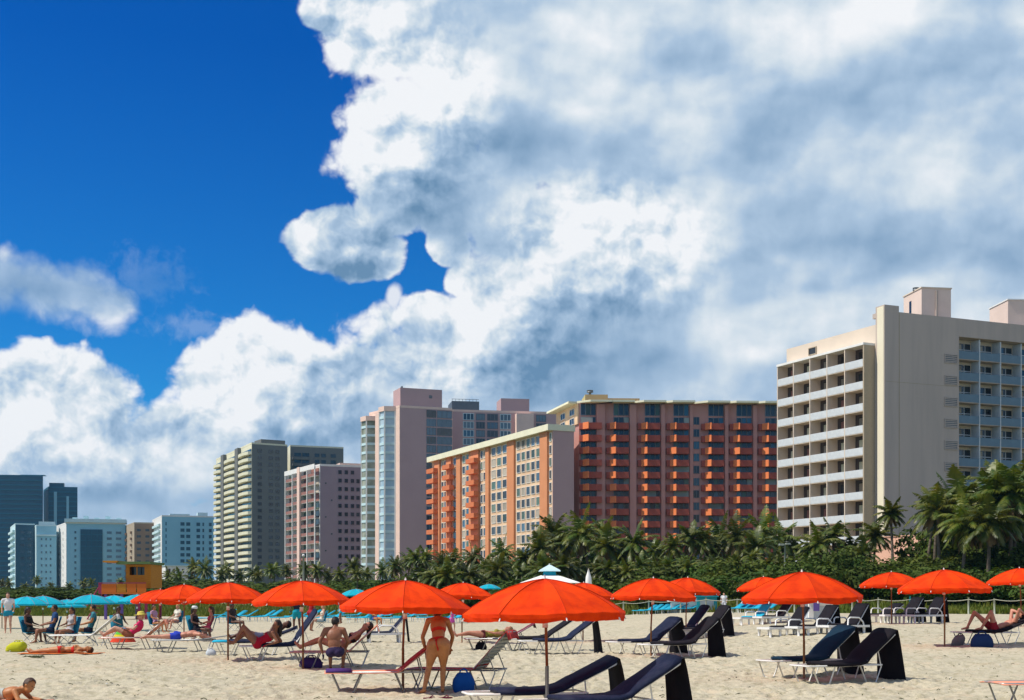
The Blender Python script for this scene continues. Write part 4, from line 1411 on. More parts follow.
def canopy_meshes(name, canvas, Rr=1.22, rise=0.50, val=0.12, phase=0.0, seg=8):
    """eight-panel canopy: taut panels between ribs, short hanging valance with scallops"""
    r = random.Random(len(name))
    sags = [r.uniform(0.6, 1.5) for _ in range(seg)]; puck = [r.uniform(-1, 1) for _ in range(seg * 7)]
    mb = MB()
    nr, ns = 7, 6
    def P(t, a, k):
        # t 0..1 outwards; panels sag inwards between the ribs
        f = (k - ns / 2) / (ns / 2)
        sag = (1 - f * f)
        rad_ = Rr * t * (1 - 0.055 * sag * t)
        q_ = int(round((a - phase) / (2 * math.pi) * seg * 6)) % (seg * 6)
        z = -rise * (0.30 * t + 0.70 * t ** 2.2) - 0.055 * sag * sags[min(seg - 1, int(q_ / 6))] * math.sin(math.pi * t * 0.8) + 0.012 * puck[q_] * t * t * sag + 0.03 * sag * t * t
        return Vector((rad_ * math.cos(a), rad_ * math.sin(a), z))
    for s in range(seg):
        g = []
        for i in range(nr + 1):
            row = []
            for k in range(ns + 1):
                a = phase + 2 * math.pi * (s + k / ns) / seg
                row.append(P(i / nr, a, k))
            g.append(row)
        # valance
        for j, (dz, q) in enumerate(((val * 0.5, 1.0), (val, 0.985))):
            row = []
            for k in range(ns + 1):
                a = phase + 2 * math.pi * (s + k / ns) / seg
                b = P(1, a, k)
                f = (k - ns / 2) / (ns / 2)
                wav = 0.012 * math.sin(k * 2.1 + s) + 0.010 * puck[(s * 6 + k) % (seg * 6)]
                row.append(Vector((b.x * (q + wav * (j + 1) * 0.5), b.y * (q + wav * (j + 1) * 0.5), b.z - dz * (1.0 - 0.30 * abs(f) ** 3))))
            g.append(row)
        vs = [v for row in g for v in row]
        n = ns + 1
        fs = [(i * n + k, (i + 1) * n + k, (i + 1) * n + k + 1, i * n + k + 1) for i in range(len(g) - 1) for k in range(ns)]
        mb.add(vs, fs, 0, False)
    for s in range(seg):
        a = phase + 2 * math.pi * s / seg
        mb.tube([P(i / nr, a, 0) + Vector((0, 0, .004)) for i in range(nr + 1)], 0.006, 4, 1)
    can = mb.mesh('canopy', [canvas, M['seam']])
    rib = MB()
    rib.tube([(0.03, 0, -0.04), (Rr * 0.5, 0, -rise * 0.31 - 0.03), (Rr * 0.985, 0, -rise - 0.02)], 0.011, 5)
    rib.tube([(Rr * 0.985, 0, -rise - 0.06), (Rr * 1.006, 0, -rise - val * 0.85)], 0.010, 6, 1)
    rib.tube([(0.03, 0, -0.62), (Rr * 0.45, 0, -rise * 0.27 - 0.03)], 0.008, 4)
    ribm = rib.mesh('rib', [M['wood'], M['whitemetal']])
    return can, ribm


CANS = [canopy_meshes('canopy_orange' + 'x' * k, M['canvas'], phase=0.0) for k in range(5)]
CAN_O = CANS[0]
CAN_T = canopy_meshes('canopy_teal_x', M['teal_canvas'], 1.35, 0.50, 0.10)
def mk(fn):
    m = MB(); fn(m); return m
POLE_T = mk(lambda m: m.tube([(0, 0, -1.62), (0, 0, 0.0)], 0.021, 8)).mesh('pole', [M['wood']])
POLE_B = mk(lambda m: m.tube([(0, 0, -2.15), (0, 0, -1.28)], 0.028, 8)).mesh('pole_sleeve', [M['sleeve']])
POLE_BW = mk(lambda m: m.tube([(0, 0, -2.3), (0, 0, -1.40)], 0.0225, 8)).mesh('pole_foot', [M['wood']])
FINI = mk(lambda m: (m.tube([(0, 0, -.01), (0, 0, 0.03), (0, 0, 0.06)], [0.022, 0.018, 0.006], 8))).mesh('finial', [M['whitemetal']])
HUBM = mk(lambda m: m.tube([(0, 0, -0.68), (0, 0, -0.58)], 0.04, 8)).mesh('hub', [M['whitemetal']])


def umbrella(px, ytop, d, label, group, canset=CAN_O, w=None, phase=0.0, tilt=(0, 0), sleeve=False, detail=True, name='beach_umbrella'):
    """placed by its finial"""
    x, y = at(px, d); z = zat(ytop, d)
    o = thing(name, label, 'beach umbrella', (x, y, gz(x, y)), phase, group)
    h = z - gz(x, y) - 0.06
    s = 1.0 if w is None else (w * d / F / 2) / (1.35 if canset is CAN_T else 1.22)
    hd = Vector((tilt[0], tilt[1], h))
    def sub(n, me, sc_=(1, 1, 1), rz=0.0):
        q = link(n, me, o, hd, 0); q.rotation_euler = (-tilt[1] * 0.4, tilt[0] * 0.4, rz); q.scale = sc_
        return q
    c = sub('canopy', canset[0], (s, s, s))
    if detail:
        for k in range(8):
            link('rib', canset[1], c, None, 2 * math.pi * k / 8)
        sub('hub', HUBM)
    link('finial', FINI, c)
    m = MB(); m.tube([hd, (0, 0, 0.75)], 0.021, 8); pl = m.build('pole', [M['wood']], o)
    m = MB(); m.tube([(0, 0, 0.76), (0, 0, -0.15)], 0.027 if sleeve else 0.0235, 8); m.build('pole_sleeve', [M['sleeve'] if sleeve else M['wood']], pl)
    return o


def umbrellas():
    g = 'orange beach umbrellas'
    U = [
        (547, 574.5, 18.1, 'biggest orange umbrella with grey pole sleeve, above the two loungers cut by the lower frame', 168, 0.22, True),
        (403, 577, 22.9, 'orange umbrella over the bending woman and the peach towel lounger', 131, 0.05, False),
        (303, 578, 28.6, 'orange umbrella over the couple resting in its shade on dark loungers', 98, 0.2, False),
        (228, 580, 31.8, 'orange umbrella whose pole stands by the feet of the woman in red', 82, 0.3, False),
        (184, 583, 47.5, 'orange umbrella shading the sunbather in blue shorts', 66, 0.1, False),
        (159, 588, 54, 'smallest orange umbrella of the row, touching the turquoise parasols', 57, 0.3, False),
        (651, 576, 33.6, 'orange umbrella over the pair of dark loungers with a white plastic side frame', 88, 0.38, False),
        (686, 576, 46, 'orange umbrella in front of the small teal beach hut', 67, 0.1, False),
        (804, 569, 25.3, 'large orange umbrella over the teal navy and the black lounger', 122, 0.02, False),
        (765, 575.5, 57, 'orange umbrella half hidden behind the large one, near the lamp post', 56, 0.3, False),
        (891.5, 570.5, 50, 'orange umbrella over two white resin loungers by the rope fence', 63, 0.35, False),
        (944.6, 567.5, 35, 'orange umbrella with a red brown pole beside the man with raised knees', 93, 0.2, False),
        (1021, 566.5, 47, 'orange umbrella cut by the frame edge, beyond the man with raised knees', 66, 0.15, False),
        (462, 581, 44, 'orange umbrella peeping between the bending woman and the biggest umbrella', 64, 0.3, False),
        (583, 581, 45, 'orange umbrella mostly hidden behind the biggest one, near the white closed parasol', 66, 0.1, False)]
    for px, yt, d, lab, w, ph, sl in U:
        i_ = R.randrange(5)
        umbrella(px, yt, d, lab, g, CANS[i_], w, ph, (R.uniform(-.07, .07), R.uniform(-.05, .05)) if d > 20 else (-0.03, 0.02), sl)
    g = 'turquoise parasols along the far beach'
    T = [(2, 599, 66, 34, 'turquoise parasol cut by the frame edge'), (27, 595, 60, 42, 'turquoise parasol above the person in a white shirt'), (43, 594.5, 63, 44, 'turquoise parasol above the bathers in dark clothes'),
         (67, 598, 66, 38, 'lower turquoise parasol between two taller ones before the white block'), (91, 593, 60, 46, 'turquoise parasol below the orange rail of the lifeguard hut'), (114, 594, 63, 40, 'turquoise parasol directly below the lifeguard hut'),
         (137, 593, 61, 38, 'turquoise parasol touching the smallest orange umbrella'), (356, 588, 88, 34, 'turquoise parasol behind the umbrella of the bending woman'), (489, 583, 86, 24, 'turquoise parasol behind the biggest orange umbrella')]
    for px, yt, d, w, lab in T:
        umbrella(px, yt, d, lab, g, CAN_T, w, R.uniform(0, .7), (0, 0), False, True, 'beach_parasol')
umbrellas()


# ---- loungers
def fold_sheet(mb, pts, y0, y1, th=0.03, mi=0, nw=5, wav=0.006, seed=1, edge=0.0):
    """a cloth or cushion following the side profile pts (x, z) from y0 to y1, with thickness"""
    r = random.Random(seed)
    n = len(pts)
    vs = []
    for s in (1, 0):
        for i, (x, z) in enumerate(pts):
            for k in range(nw + 1):
                t = k / nw
                e = (abs(t - 0.5) * 2) ** 4
                vs.append((x + r.uniform(-wav, wav), y0 + (y1 - y0) * t, z + (th * (1 - 0.35 * e) if s else 0) - edge * e + r.uniform(-wav, wav) * (1 if s else 0)))
    m = nw + 1; o = n * m
    fs = []
    for i in range(n - 1):
        for k in range(nw):
            a = i * m + k
            fs.append((a, a + m, a + m + 1, a + 1))
            fs.append((o + a, o + a + 1, o + a + m + 1, o + a + m))
    for i in range(n - 1):
        a = i * m; fs.append((a, a + o, a + m + o, a + m))
        a = i * m + nw; fs.append((a, a + m, a + m + o, a + o))
    for k in range(nw):
        a = k; fs.append((a, a + 1, a + 1 + o, a + o))
        a = (n - 1) * m + k; fs.append((a, a + o, a + 1 + o, a + 1))
    mb.add(vs, fs, mi, True)


def tube_lounger(label, loc, rz, cover, flap, tube=None, sling=None, ang=37, cat='sun lounger', group=None, towel=None, foot_bare=0.42, leglen=1.0, backlen=0.98, towel2=None, slats=False, back_towel=None):
    """x runs from the foot (0) to the head, y across, z up"""
    tube = tube or M['whitemetal']; sling = sling or M['whitemesh']
    o = thing('sun_lounger', label, cat, loc, rz, group)
    W, zs, hx = 0.31, 0.36, 1.25
    ca, sa = math.cos(rad(ang)), math.sin(rad(ang))
    hd = (hx + backlen * ca, zs + backlen * sa)
    m = MB()
    m.tube([(hx + .45, -W, zs), (0.06, -W, zs), (0.0, -W + 0.06, zs), (0.0, W - 0.06, zs), (0.06, W, zs), (hx + .45, W, zs)], 0.017, 6)
    m.tube([(hx + .45, -W, zs), (hx + .45, W, zs)], 0.014, 6)
    m.build('frame', [tube], o)
    for x0, x1 in ((0.10, 0.26), (0.62, 0.46), (1.20, 1.36)):
        m = MB()
        for s in (-1, 1):
            pass
        m.tube([(x0, -W + .01, zs - .015), (x1 - (x1 - x0) * 0.15, -W - .0, 0.03), (x1, -W + .04, 0.012), (x1, W - .04, 0.012), (x1 - (x1 - x0) * 0.15, W, 0.03), (x0, W - .01, zs - .015)], 0.015, 6)
        m.build('leg', [tube], o)
    m = MB()
    m.tube([(hx, -W, zs), (hx + .3 * ca, -W, zs + .3 * sa), (hd[0] - .03 * ca, -W, hd[1] - .03 * sa), (hd[0], -W + .05, hd[1]), (hd[0], W - .05, hd[1]), (hd[0] - .03 * ca, W, hd[1] - .03 * sa), (hx, W, zs)], 0.017, 6)
    bf = m.build('backrest_frame', [tube], o)
    for s in (-1, 1):
        m = MB(); bx = hx + 0.45 * backlen * ca; bz = zs + 0.45 * backlen * sa
        m.tube([(bx, s * (W + .005), bz), (hx + .42, s * (W + .012), zs - 0.04), (hx + .30, s * W, 0.02)], 0.012, 5)
        m.build('strut', [tube], bf)
    m = MB()
    fold_sheet(m, [(0.02, zs - .012), (0.4, zs - .022), (0.85, zs - .024), (hx, zs - .012)], -W + .01, W - .01, 0.010)
    m.build('sling', [sling], o)
    m = MB()
    fold_sheet(m, [(hx + .01, zs), (hx + .5 * backlen * ca, zs + .5 * backlen * sa - .02), (hd[0], hd[1])], -W + .01, W - .01, 0.010)
    if slats:
        for k in range(9):
            t = 0.1 + k * 0.1
            p = (hx + t * backlen * ca, zs + t * backlen * sa)
            m.tube([(p[0] + .025 * sa, -W, p[1] - .025 * ca), (p[0] + .025 * sa, W, p[1] - .025 * ca)], 0.012, 4)
    m.build('back_sling', [sling], o)
    if cover:
        m = MB()
        pts = [(foot_bare, zs + .008), (0.7, zs + .0), (1.0, zs + .0), (hx - .05, zs + .012), (hx + .10, zs + .05)]
        for k in range(1, 6):
            t = 0.14 + 0.86 * k / 5
            pts.append((hx + t * backlen * ca - .012 * sa, zs + t * backlen * sa + .012 * ca + (0.015 if k == 5 else 0)))
        fold_sheet(m, pts, -W - .02, W + .02, 0.075, nw=8, wav=0.005, edge=0.015)
        m.build('cushion', [cover], o)
    if flap:
        m = MB()
        r = random.Random(len(label))
        n = 8; vs = []
        for i in range(7):
            t = i / 6
            for k in range(n + 1):
                q = k / n
                yy = (-W - .02 - .07 * t) + (2 * W + .04 + .14 * t) * q
                f = math.sin(q * 9 + t * 1.2) * 0.022 * t
                vs.append((hd[0] + 0.035 + 0.12 * t ** 0.7 + f, yy, (hd[1] + .045) * (1 - t) + 0.02 + 0.02 * math.sin(q * 5)))
        top = [(hd[0] - .08 * ca, -W - .018 + (2 * W + .036) * k / n, hd[1] + .055 - .08 * sa) for k in range(n + 1)]
        vs = top + vs
        a = n + 1
        m.add(vs, [(i * a + k, i * a + k + 1, (i + 1) * a + k + 1, (i + 1) * a + k) for i in range(7) for k in range(n)], 0, True)
        m.build('cover_flap', [flap], o)
    if towel:
        m = MB(); zt = zs + (0.058 if cover else 0.0)
        pts = [(-0.03, zs - .10), (-0.025, zt + .0), (0.3, zt + .004), (0.8, zt), (hx - .03, zt + .01), (hx + .06, zt + .04)]
        for k in range(1, 6):
            t = 0.1 + 0.92 * k / 5
            pts.append((hx + t * backlen * ca - .012 * sa, zt + t * backlen * sa + .012 * ca))
        pts.append((hd[0] + .05, hd[1] - .12 + zt - zs))
        st = 2 if cover else 1
        fold_sheet(m, pts[st:], -W - .05, W + .05, 0.012, nw=8, wav=0.008, edge=0.02)
        m.build('towel', [towel], o)
        if back_towel:
            m = MB()
            fold_sheet(m, [(x_, z_ + .016) for x_, z_ in pts[5:-1]], -W - .035, W + .02, 0.014, nw=8, wav=0.006, edge=0.015)
            m.build('back_towel', [back_towel], o)
    if towel2:
        m = MB()
        pts = [(0.0, zs + .022)] + [(0.25, zs + .03), (foot_bare + .02, zs + .024)]
        fold_sheet(m, pts, -W - .03, W + .03, 0.03, nw=6, wav=0.006, edge=0.02)
        m.build('foot_towel', [towel2], o)
    return o


def resin_lounger(label, loc, rz, cover, flap, ang=50, group=None, arms=True):
    o = thing('resin_lounger', label, 'sun lounger', loc, rz, group)
    W, zs, hx, bl = 0.33, 0.34, 1.22, 0.78
    ca, sa = math.cos(rad(ang)), math.sin(rad(ang))
    m = MB()
    m.box(0.0, hx + .5, -W, -W + .07, zs - .07, zs, 0); m.box(0.0, hx + .5, W - .07, W, zs - .07, zs, 0); m.box(0.002, 0.09, -W + .071, W - .071, zs - .07, zs - .002, 0)
    m.box(hx + .42, hx + .498, -W + .071, W - .071, zs - .07, zs - .002, 0)
    m.build('frame', [M['resin']], o)
    m = MB()
    for k in range(11): m.box(0.10 + k * .1, 0.175 + k * .1, -W + .072, W - .072, zs - .035, zs - .008, 0)
    m.build('deck_slats', [M['resin']], o)
    for x in (0.02, 0.42, 1.45):
        for s in (-1, 1):
            m = MB(); m.tube([(x + .05, s * (W - .045), zs - .06), (x + .05, s * (W - .03), 0.0)], [0.052, 0.036], 8)
            m.build('leg', [M['resin']], o)
    if arms:
        for s in (-1, 1):
            m = MB(); y = s * (W + .01)
            m.tube([(0.78, y, zs), (0.80, y, zs + .2), (0.88, y, zs + .25), (1.25, y, zs + .24), (1.42, y, zs + .1), (1.46, y, zs - .03)], 0.026, 6)
            m.build('armrest', [M['resin']], o)
    hd = (hx + bl * ca, zs + bl * sa)
    m = MB()
    m.tube([(hx, -W + .05, zs), (hd[0], -W + .05, hd[1]), (hd[0], W - .05, hd[1]), (hx, W - .05, zs)], 0.028, 6)
    m.build('backrest_frame', [M['resin']], o)
    m = MB()
    fold_sheet(m, [(hx + .02, zs + .005), (hx + .5 * bl * ca, zs + .5 * bl * sa), (hd[0], hd[1] - .01)], -W + .08, W - .08, .02)
    m.build('backrest', [M['resin']], o)
    if cover:
        m = MB(); fb = 0.5
        pts = [(fb, zs + .006), (0.9, zs + .004), (hx - .05, zs + .012)] + [(hx + t * bl * ca - .03 * sa, zs + t * bl * sa + .03 * ca) for t in (.15, .4, .7, 1.0)]
        fold_sheet(m, pts, -W + .02, W - .02, .05, nw=6, wav=.005, edge=.012)
        m.build('cushion', [cover], o)
    if flap:
        m = MB(); n = 6; vs = []
        for i in range(6):
            t = i / 5
            for k in range(n + 1):
                q = k / n
                vs.append((hd[0] + .02 + .1 * t + math.sin(q * 8) * .02 * t, (-W - .04 * t) + (2 * W + .08 * t) * q, (hd[1] + .05) * (1 - t) + .03))
        a = n + 1
        m.add(vs, [(i * a + k, i * a + k + 1, (i + 1) * a + k + 1, (i + 1) * a + k) for i in range(5) for k in range(n)], 0, True)
        m.build('cover_flap', [flap], o)
    return o


def loc_at(px, d, yb=None):
    """ground point in column px; depth d, or the depth whose ground shows at row yb"""
    x, y = at(px, d)
    return (x, y, gz(x, y))


def loungers():
    g = 'dark covered tube loungers'
    A = rad(24)
    # pair under the large umbrella
    tube_lounger('black cushioned tube lounger beside the teal navy one, black cover hanging behind', loc_at(798, 24.2), A, M['black'], M['black'], group=g)
    tube_lounger('teal navy cushioned tube lounger touching the large umbrella pole', loc_at(764, 25.6), A + .04, M['navyteal'], M['black'], group=g)
    # pair under the middle umbrella
    tube_lounger('navy lounger with plum sheen nearer the camera of the pair by the plastic side frame', loc_at(642, 32.2), A, M['black'], M['black'], group=g)
    tube_lounger('navy lounger farther of the pair by the plastic side frame', loc_at(611, 34.2), A + .1, M['navy'], M['black'], group=g, ang=35)
    # two behind them
    tube_lounger('upright dark lounger behind the pair, before the teal hut', loc_at(676, 43.5), A, M['black'], M['black'], ang=48, group=g)
    tube_lounger('upright navy lounger next to a brown strut, before the stacked blue chairs', loc_at(659, 46), A, M['navy'], None, ang=48, group=g)
    # cut by the lower frame
    tube_lounger('navy lounger cut by the lower frame, long black cover down to the sand', loc_at(526, 16.9), rad(20), M['navy'], M['black'], ang=30, group=g)
    tube_lounger('navy lounger with white foot end, in front of the biggest umbrella pole', loc_at(466, 18.3), rad(14), M['navy'], M['black'], ang=25, group=g)
    # behind the biggest umbrella
    tube_lounger('navy lounger behind the biggest umbrella, narrow black flap at its head', loc_at(520, 35.3), rad(12), M['navy'], M['black'], ang=35, group=g)
    tube_lounger('bare white lounger foot showing behind the biggest umbrella pole', loc_at(500, 37.2), rad(12), M['black'], None, ang=32, group=g)
    # towel loungers
    tube_lounger('grey lounger under a peach towel with red back, beside the bending woman', loc_at(326, 22.7), rad(8), None, None, M['greymetal'], M['redtowel'], 38, towel=M['peach'], towel2=M['purple'], back_towel=M['redtowel'])
    tube_lounger('grey slatted lounger with plum towel, its back raised behind the blue bag', loc_at(412, 23.6), rad(-16), None, None, M['greymetal'], M['greymesh'], 47, towel=M['redtowel'], slats=True, backlen=0.92)
    tube_lounger('grey lounger carrying the dark haired woman on a peach towel', loc_at(292, 28.9), rad(4), None, None, M['greymetal'], M['greymesh'], 42, towel=M['peach'], backlen=0.85)
    tube_lounger('white tube lounger under the woman in red, navy back raised', loc_at(240, 31.5), rad(20), M['navy'], None, ang=54, backlen=1.0)
    tube_lounger('navy lounger with turquoise towel at its foot, behind the woman in red', loc_at(214, 34.4), rad(4), M['navy'], None, ang=20, towel2=M['tealtowel'])
    tube_lounger('low flat lounger with striped mat under the sunbather in blue shorts', loc_at(152, 36.2), rad(4), None, None, M['greymetal'], M['whitemesh'], 8)
    tube_lounger('orange towelled lounger carrying the person in the straw hat', loc_at(102, 38.5), rad(4), None, None, M['greymetal'], M['peach'], 40, towel=M['peach'], backlen=0.8)
    tube_lounger('white lounger with silvery towel among the seated bathers', loc_at(52, 41), rad(8), None, None, M['whitemetal'], M['whitemesh'], 40, towel=M['whitemesh'])
    tube_lounger('far lounger with plum towel and peach head end behind the biggest umbrella edge', loc_at(465, 37.5), rad(5), None, None, M['greymetal'], M['plum'], 30, towel=M['plum'], backlen=0.85)
    tube_lounger('lounger with peach towel, only its foot in the frame corner', loc_at(993, 20.3), rad(10), None, None, M['greymetal'], M['greymesh'], 10, towel=M['peach'])
    tube_lounger('dark low lounger under the man with raised knees', loc_at(953, 35.6), rad(-3), M['black'], None, ang=24)
    # white resin loungers
    g = 'white resin loungers'
    A = rad(27)
    resin_lounger('white resin lounger with navy cushion on lone sand behind the bending woman', loc_at(355, 44.5), rad(12), M['navy'], M['black'], 50, g)
    resin_lounger('white resin lounger first of three in the nearer row behind the large umbrella pole', loc_at(763, 42.5), A, M['black'], None, 52, g)
    resin_lounger('white resin lounger second of three in the nearer row, purple tinted cushion', loc_at(791, 42.2), A, M['black'], M['black'], 52, g)
    resin_lounger('white resin lounger third of three in the nearer row, black flap at its head', loc_at(822, 42), A, M['black'], M['black'], 54, g)
    resin_lounger('small white resin lounger in the far row next to the blue stacked chairs', loc_at(736, 56), A, M['tealtowel'], None, 50, g)
    resin_lounger('white resin lounger in the far row behind the large umbrella', loc_at(757, 55.5), A, M['black'], None, 50, g)
    resin_lounger('white resin lounger nearest the grey bag by the rope fence, low back', loc_at(862, 51.5), A, M['black'], None, 30, g)
    resin_lounger('white resin lounger in the middle of the trio by the rope fence', loc_at(885, 51), A, M['black'], M['black'], 52, g)
    resin_lounger('white resin lounger with armrest showing, last of the trio by the rope fence', loc_at(908, 50.6), A, M['black'], M['black'], 52, g)
    # far turquoise loungers: stacked row before the hedge
    def teal_mesh():
        m = MB()
        fold_sheet(m, [(0, .3), (0.6, .29), (1.2, .32), (1.85, .70)], -.32, .32, .07, nw=3)
        for x in (0.1, 0.6, 1.3):
            for y in (-.27, .27): m.tube([(x, y, 0), (x, y, .3)], .02, 5, 1)
        return m.mesh('turquoise_lounger', [M['tealtowel'], M['resin']])
    tm = teal_mesh()
    r = random.Random(8)
    pos = [(634 + k * 6.2, 95 + r.uniform(-1, 1), ordinal(k) + ' turquoise lounger in the row leading up to the teal hut', 'row of turquoise loungers before the teal hut') for k in range(9)] + \
          [(722 + k * 6.5, 88 + r.uniform(-1, 1), ordinal(k) + ' turquoise lounger past the teal hut towards the large umbrella', 'turquoise loungers past the teal hut') for k in range(6)]
    for px, d, lab, gg in pos:
        for lvl in (0,):
            o = link('turquoise_lounger', tm, None, Vector(loc_at(px, d)) + Vector((0, 0, lvl * .34)), rad(25)); tag(o, lab, 'sun lounger', gg)
    for k in range(24):
        px = 200 + k * 11.5 + r.uniform(-4, 4)
        if 480 < px: break
        o = link('turquoise_lounger', tm, None, loc_at(px, r.uniform(80, 97)), rad(r.uniform(5, 40)))
        tag(o, ordinal(k) + ' far turquoise lounger from the white capped woman towards the grove', 'sun lounger', 'turquoise loungers on the far sand')
loungers()


# ---- rope fence
def fence():
    o = thing('rope_fence', 'low rope fence of pale posts in front of the green dune', 'fence', (20, 92, 0))
    pts = []
    for k in range(-9, 13):
        px = 820 + k * 28.5 + (3 if k % 2 else 0) + (1024 - 820 > 0) * max(0, k) * 0.6
        d = 104
        for _ in range(8):
            x = (px - 512) / F * d; d = edge_y(x) - 0.6
        pts.append((x, d, gz(x, d)))
    for i, (x, y, z) in enumerate(pts):
        h = 1.02 + (0.14 if i == 12 else 0) + 0.03 * ((i * 7) % 3 - 1)
        m = MB(); m.tube([(x, y, z - .1), (x + .02 * ((i * 5) % 3 - 1), y, z + h)], 0.055, 8)
        q = part(o, m, 'post', [M['tealpaint'] if i == 12 else M['post']])
    for hh in (0.92,):
        m = MB(); P = []
        for i in range(len(pts) - 1):
            a = Vector(pts[i]); b = Vector(pts[i + 1])
            for k in range(6):
                t = k / 6
                p = a.lerp(b, t); P.append((p.x, p.y - .06, p.z + hh - 0.10 * math.sin(math.pi * t)))
        m.tube(P, 0.022, 4)
        part(o, m, 'rope', [M['rope']])
fence()


# ---- hut, pavilion, tower, posts
def structures():
    M['yellowboard'] = material('yellow_boards', (0.46, 0.20, 0.010), 0.7, (0.34, 0.12, 0.008), 2.5, 0.7, stretch=(1, 1, 8))
    M['orangeboard'] = material('orange_boards', (0.50, 0.12, 0.01), 0.7, (0.50, 0.12, 0.01), 2.5, 0.6, stretch=(1, 1, 8))
    M['magenta'] = material('magenta_paint', (0.28, 0.03, 0.08), 0.7)
    M['hutgreen'] = material('hut_green', (0.10, 0.16, 0.05), 0.7)
    M['violet'] = material('violet_paint', (0.13, 0.08, 0.30), 0.7)
    D = 96
    X = lambda px: (px - 512) / F * D
    Z = lambda py: zat(py, D)
    o = thing('lifeguard_hut', 'yellow and orange wooden lifeguard hut on stilts with oversailing flat roof', 'lifeguard hut', (X(135), D, 0))
    def p(name, mat, *boxes):
        m = MB()
        for b in boxes: m.box(*b, 0)
        return part(o, m, name, [mat])
    x0, x1 = X(126), X(151); y0, y1 = D, D + 3.0
    p('cabin_wall', M['yellowboard'], (x0, X(129.5), y0, y0 + .1, Z(588), Z(564.5)), (X(144.5), x1, y0, y0 + .1, Z(588), Z(564.5)), (X(129.5), X(144.5), y0, y0 + .1, Z(588), Z(575)),
      (x0, x0 + .1, y0 + .1, y1, Z(588), Z(564.5)), (x1 - .1, x1, y0 + .1, y1, Z(588), Z(564.5)), (x0 + .1, x1 - .1, y1 - .1, y1, Z(588), Z(564.5)))
    p('window_opening', M['glassdark'], (X(129.5), X(144.5), y0 + .6, y0 + .64, Z(575), Z(566.5)))
    p('window_frame', M['yellowboard'], (X(129.5), X(144.5), y0 - .02, y0 + .06, Z(566.9), Z(564.6)), (X(136.5), X(137.4), y0 - .01, y0 + .05, Z(575), Z(567)))
    p('roof', M['hutgreen'], (X(119), X(152.5), y0 - .7, y1 + .3, Z(564.4), Z(561.8)))
    p('roof_visor', M['yellowboard'], (X(106.5), X(121), y0 - .9, y0 + 1.6, Z(562.6), Z(561.0)))
    p('deck', M['orangeboard'], (X(107), X(152), y0 - 1.3, y1, Z(594), Z(592.6)), (X(107), X(121.5), y0 - 1.3, y0 - 1.2, Z(592.5), Z(584)))
    for k in range(3):
        a, b = X(122 + 10 * k), X(131 + 10 * k)
        p('railing_panel', M['orangeboard'] if k != 0 else M['yellowboard'], (a, b, y0 - 1.3, y0 - 1.22, Z(592.5), Z(584)))
    p('railing', M['magenta'], (X(104), x1, y0 - 1.34, y0 - 1.28, Z(583.6), Z(582.8)), (X(104), X(107), y0 - 1.3, y0 - 1.2, Z(594), Z(582.8)))
    for px, mt in ((110, M['violet']), (126, M['violet']), (143, M['magenta']), (150, M['magenta'])):
        for yy in (y0 - 1.1, y1 - .3):
            p('stilt', mt, (X(px) - .09, X(px) + .09, yy, yy + .18, gz(X(px), yy) - .2, Z(594.1)))
    m = MB(); 
    for k in range(9):
        t = k / 8
        m.box(X(92) + t * 1.2, X(94.5) + t * 1.2, y0 - .9, y0 - .1, gz(X(92), y0) + t * 1.9, gz(X(92), y0) + t * 1.9 + .05, 0)
    m.tube([(X(91.5), y0 - 1, gz(X(92), y0)), (X(108), y0 - 1, Z(592))], 0.05, 5); m.tube([(X(91.5), y0 - 1, gz(X(92), y0) + 1.0), (X(106), y0 - 1, Z(583))], 0.05, 5)
    part(o, m, 'ramp', [M['magenta']])
    # teal hut and white shed beyond the loungers
    D = 97
    def box_hut(name, label, px0, px1, yt, d, wall, trim, cat):
        xa, xb = (px0 - 512) / F * d, (px1 - 512) / F * d
        o = thing(name, label, cat, (xa, d, gz(xa, d)))
        z0, z1 = gz(xa, d) - .1, zat(yt, d)
        m = MB(); m.box(xa + .12, xb - .12, d + .05, d + 1.4, z0, z1 - .1, 0); part(o, m, 'wall', [wall])
        m = MB(); m.box(xa, xa + .22, d, d + .2, z0, z1, 0); m.box(xb - .22, xb, d, d + .2, z0, z1, 0); m.box(xa + .22, xb - .22, d, d + .2, z1 - .22, z1, 0); part(o, m, 'frame', [trim])
        m = MB(); m.box(xa - .1, xb + .1, d - .2, d + 1.6, z1 + .002, z1 + .1, 0); part(o, m, 'roof', [trim])
        return o
    M['hutpanel'] = material('pale_panel', (0.50, 0.54, 0.56), 0.7)
    box_hut('beach_hut', 'small teal framed beach hut with a pale grey panel front', 697, 717, 597, 94, M['hutpanel'], M['tealpaint'], 'beach hut')
    box_hut('storage_box', 'white storage box joined to the teal beach hut', 671, 697, 601.5, 95, M['white'], M['white'], 'storage box')
    box_hut('towel_stand', 'pale towel stand with a violet panel seen under the large umbrella', 809, 833, 601, 62, M['hutpanel'], M['white'], 'towel stand')
    m = MB(); d = 61.5; m.box((815 - 512) / F * d, (821 - 512) / F * d, d + .3, d + .33, zat(611, d), zat(603, d), 0)
    o = bpy.data.objects['towel_stand']; part(o, m, 'violet_panel', [M['violet']])
    # pavilion with cupola
    d = 92; x = (549.5 - 512) / F * d; z = zat(578, d)
    o = thing('pavilion', 'white canvas pavilion with turquoise banded cupola above the biggest orange umbrella', 'pavilion', (x, d, gz(x, d)))
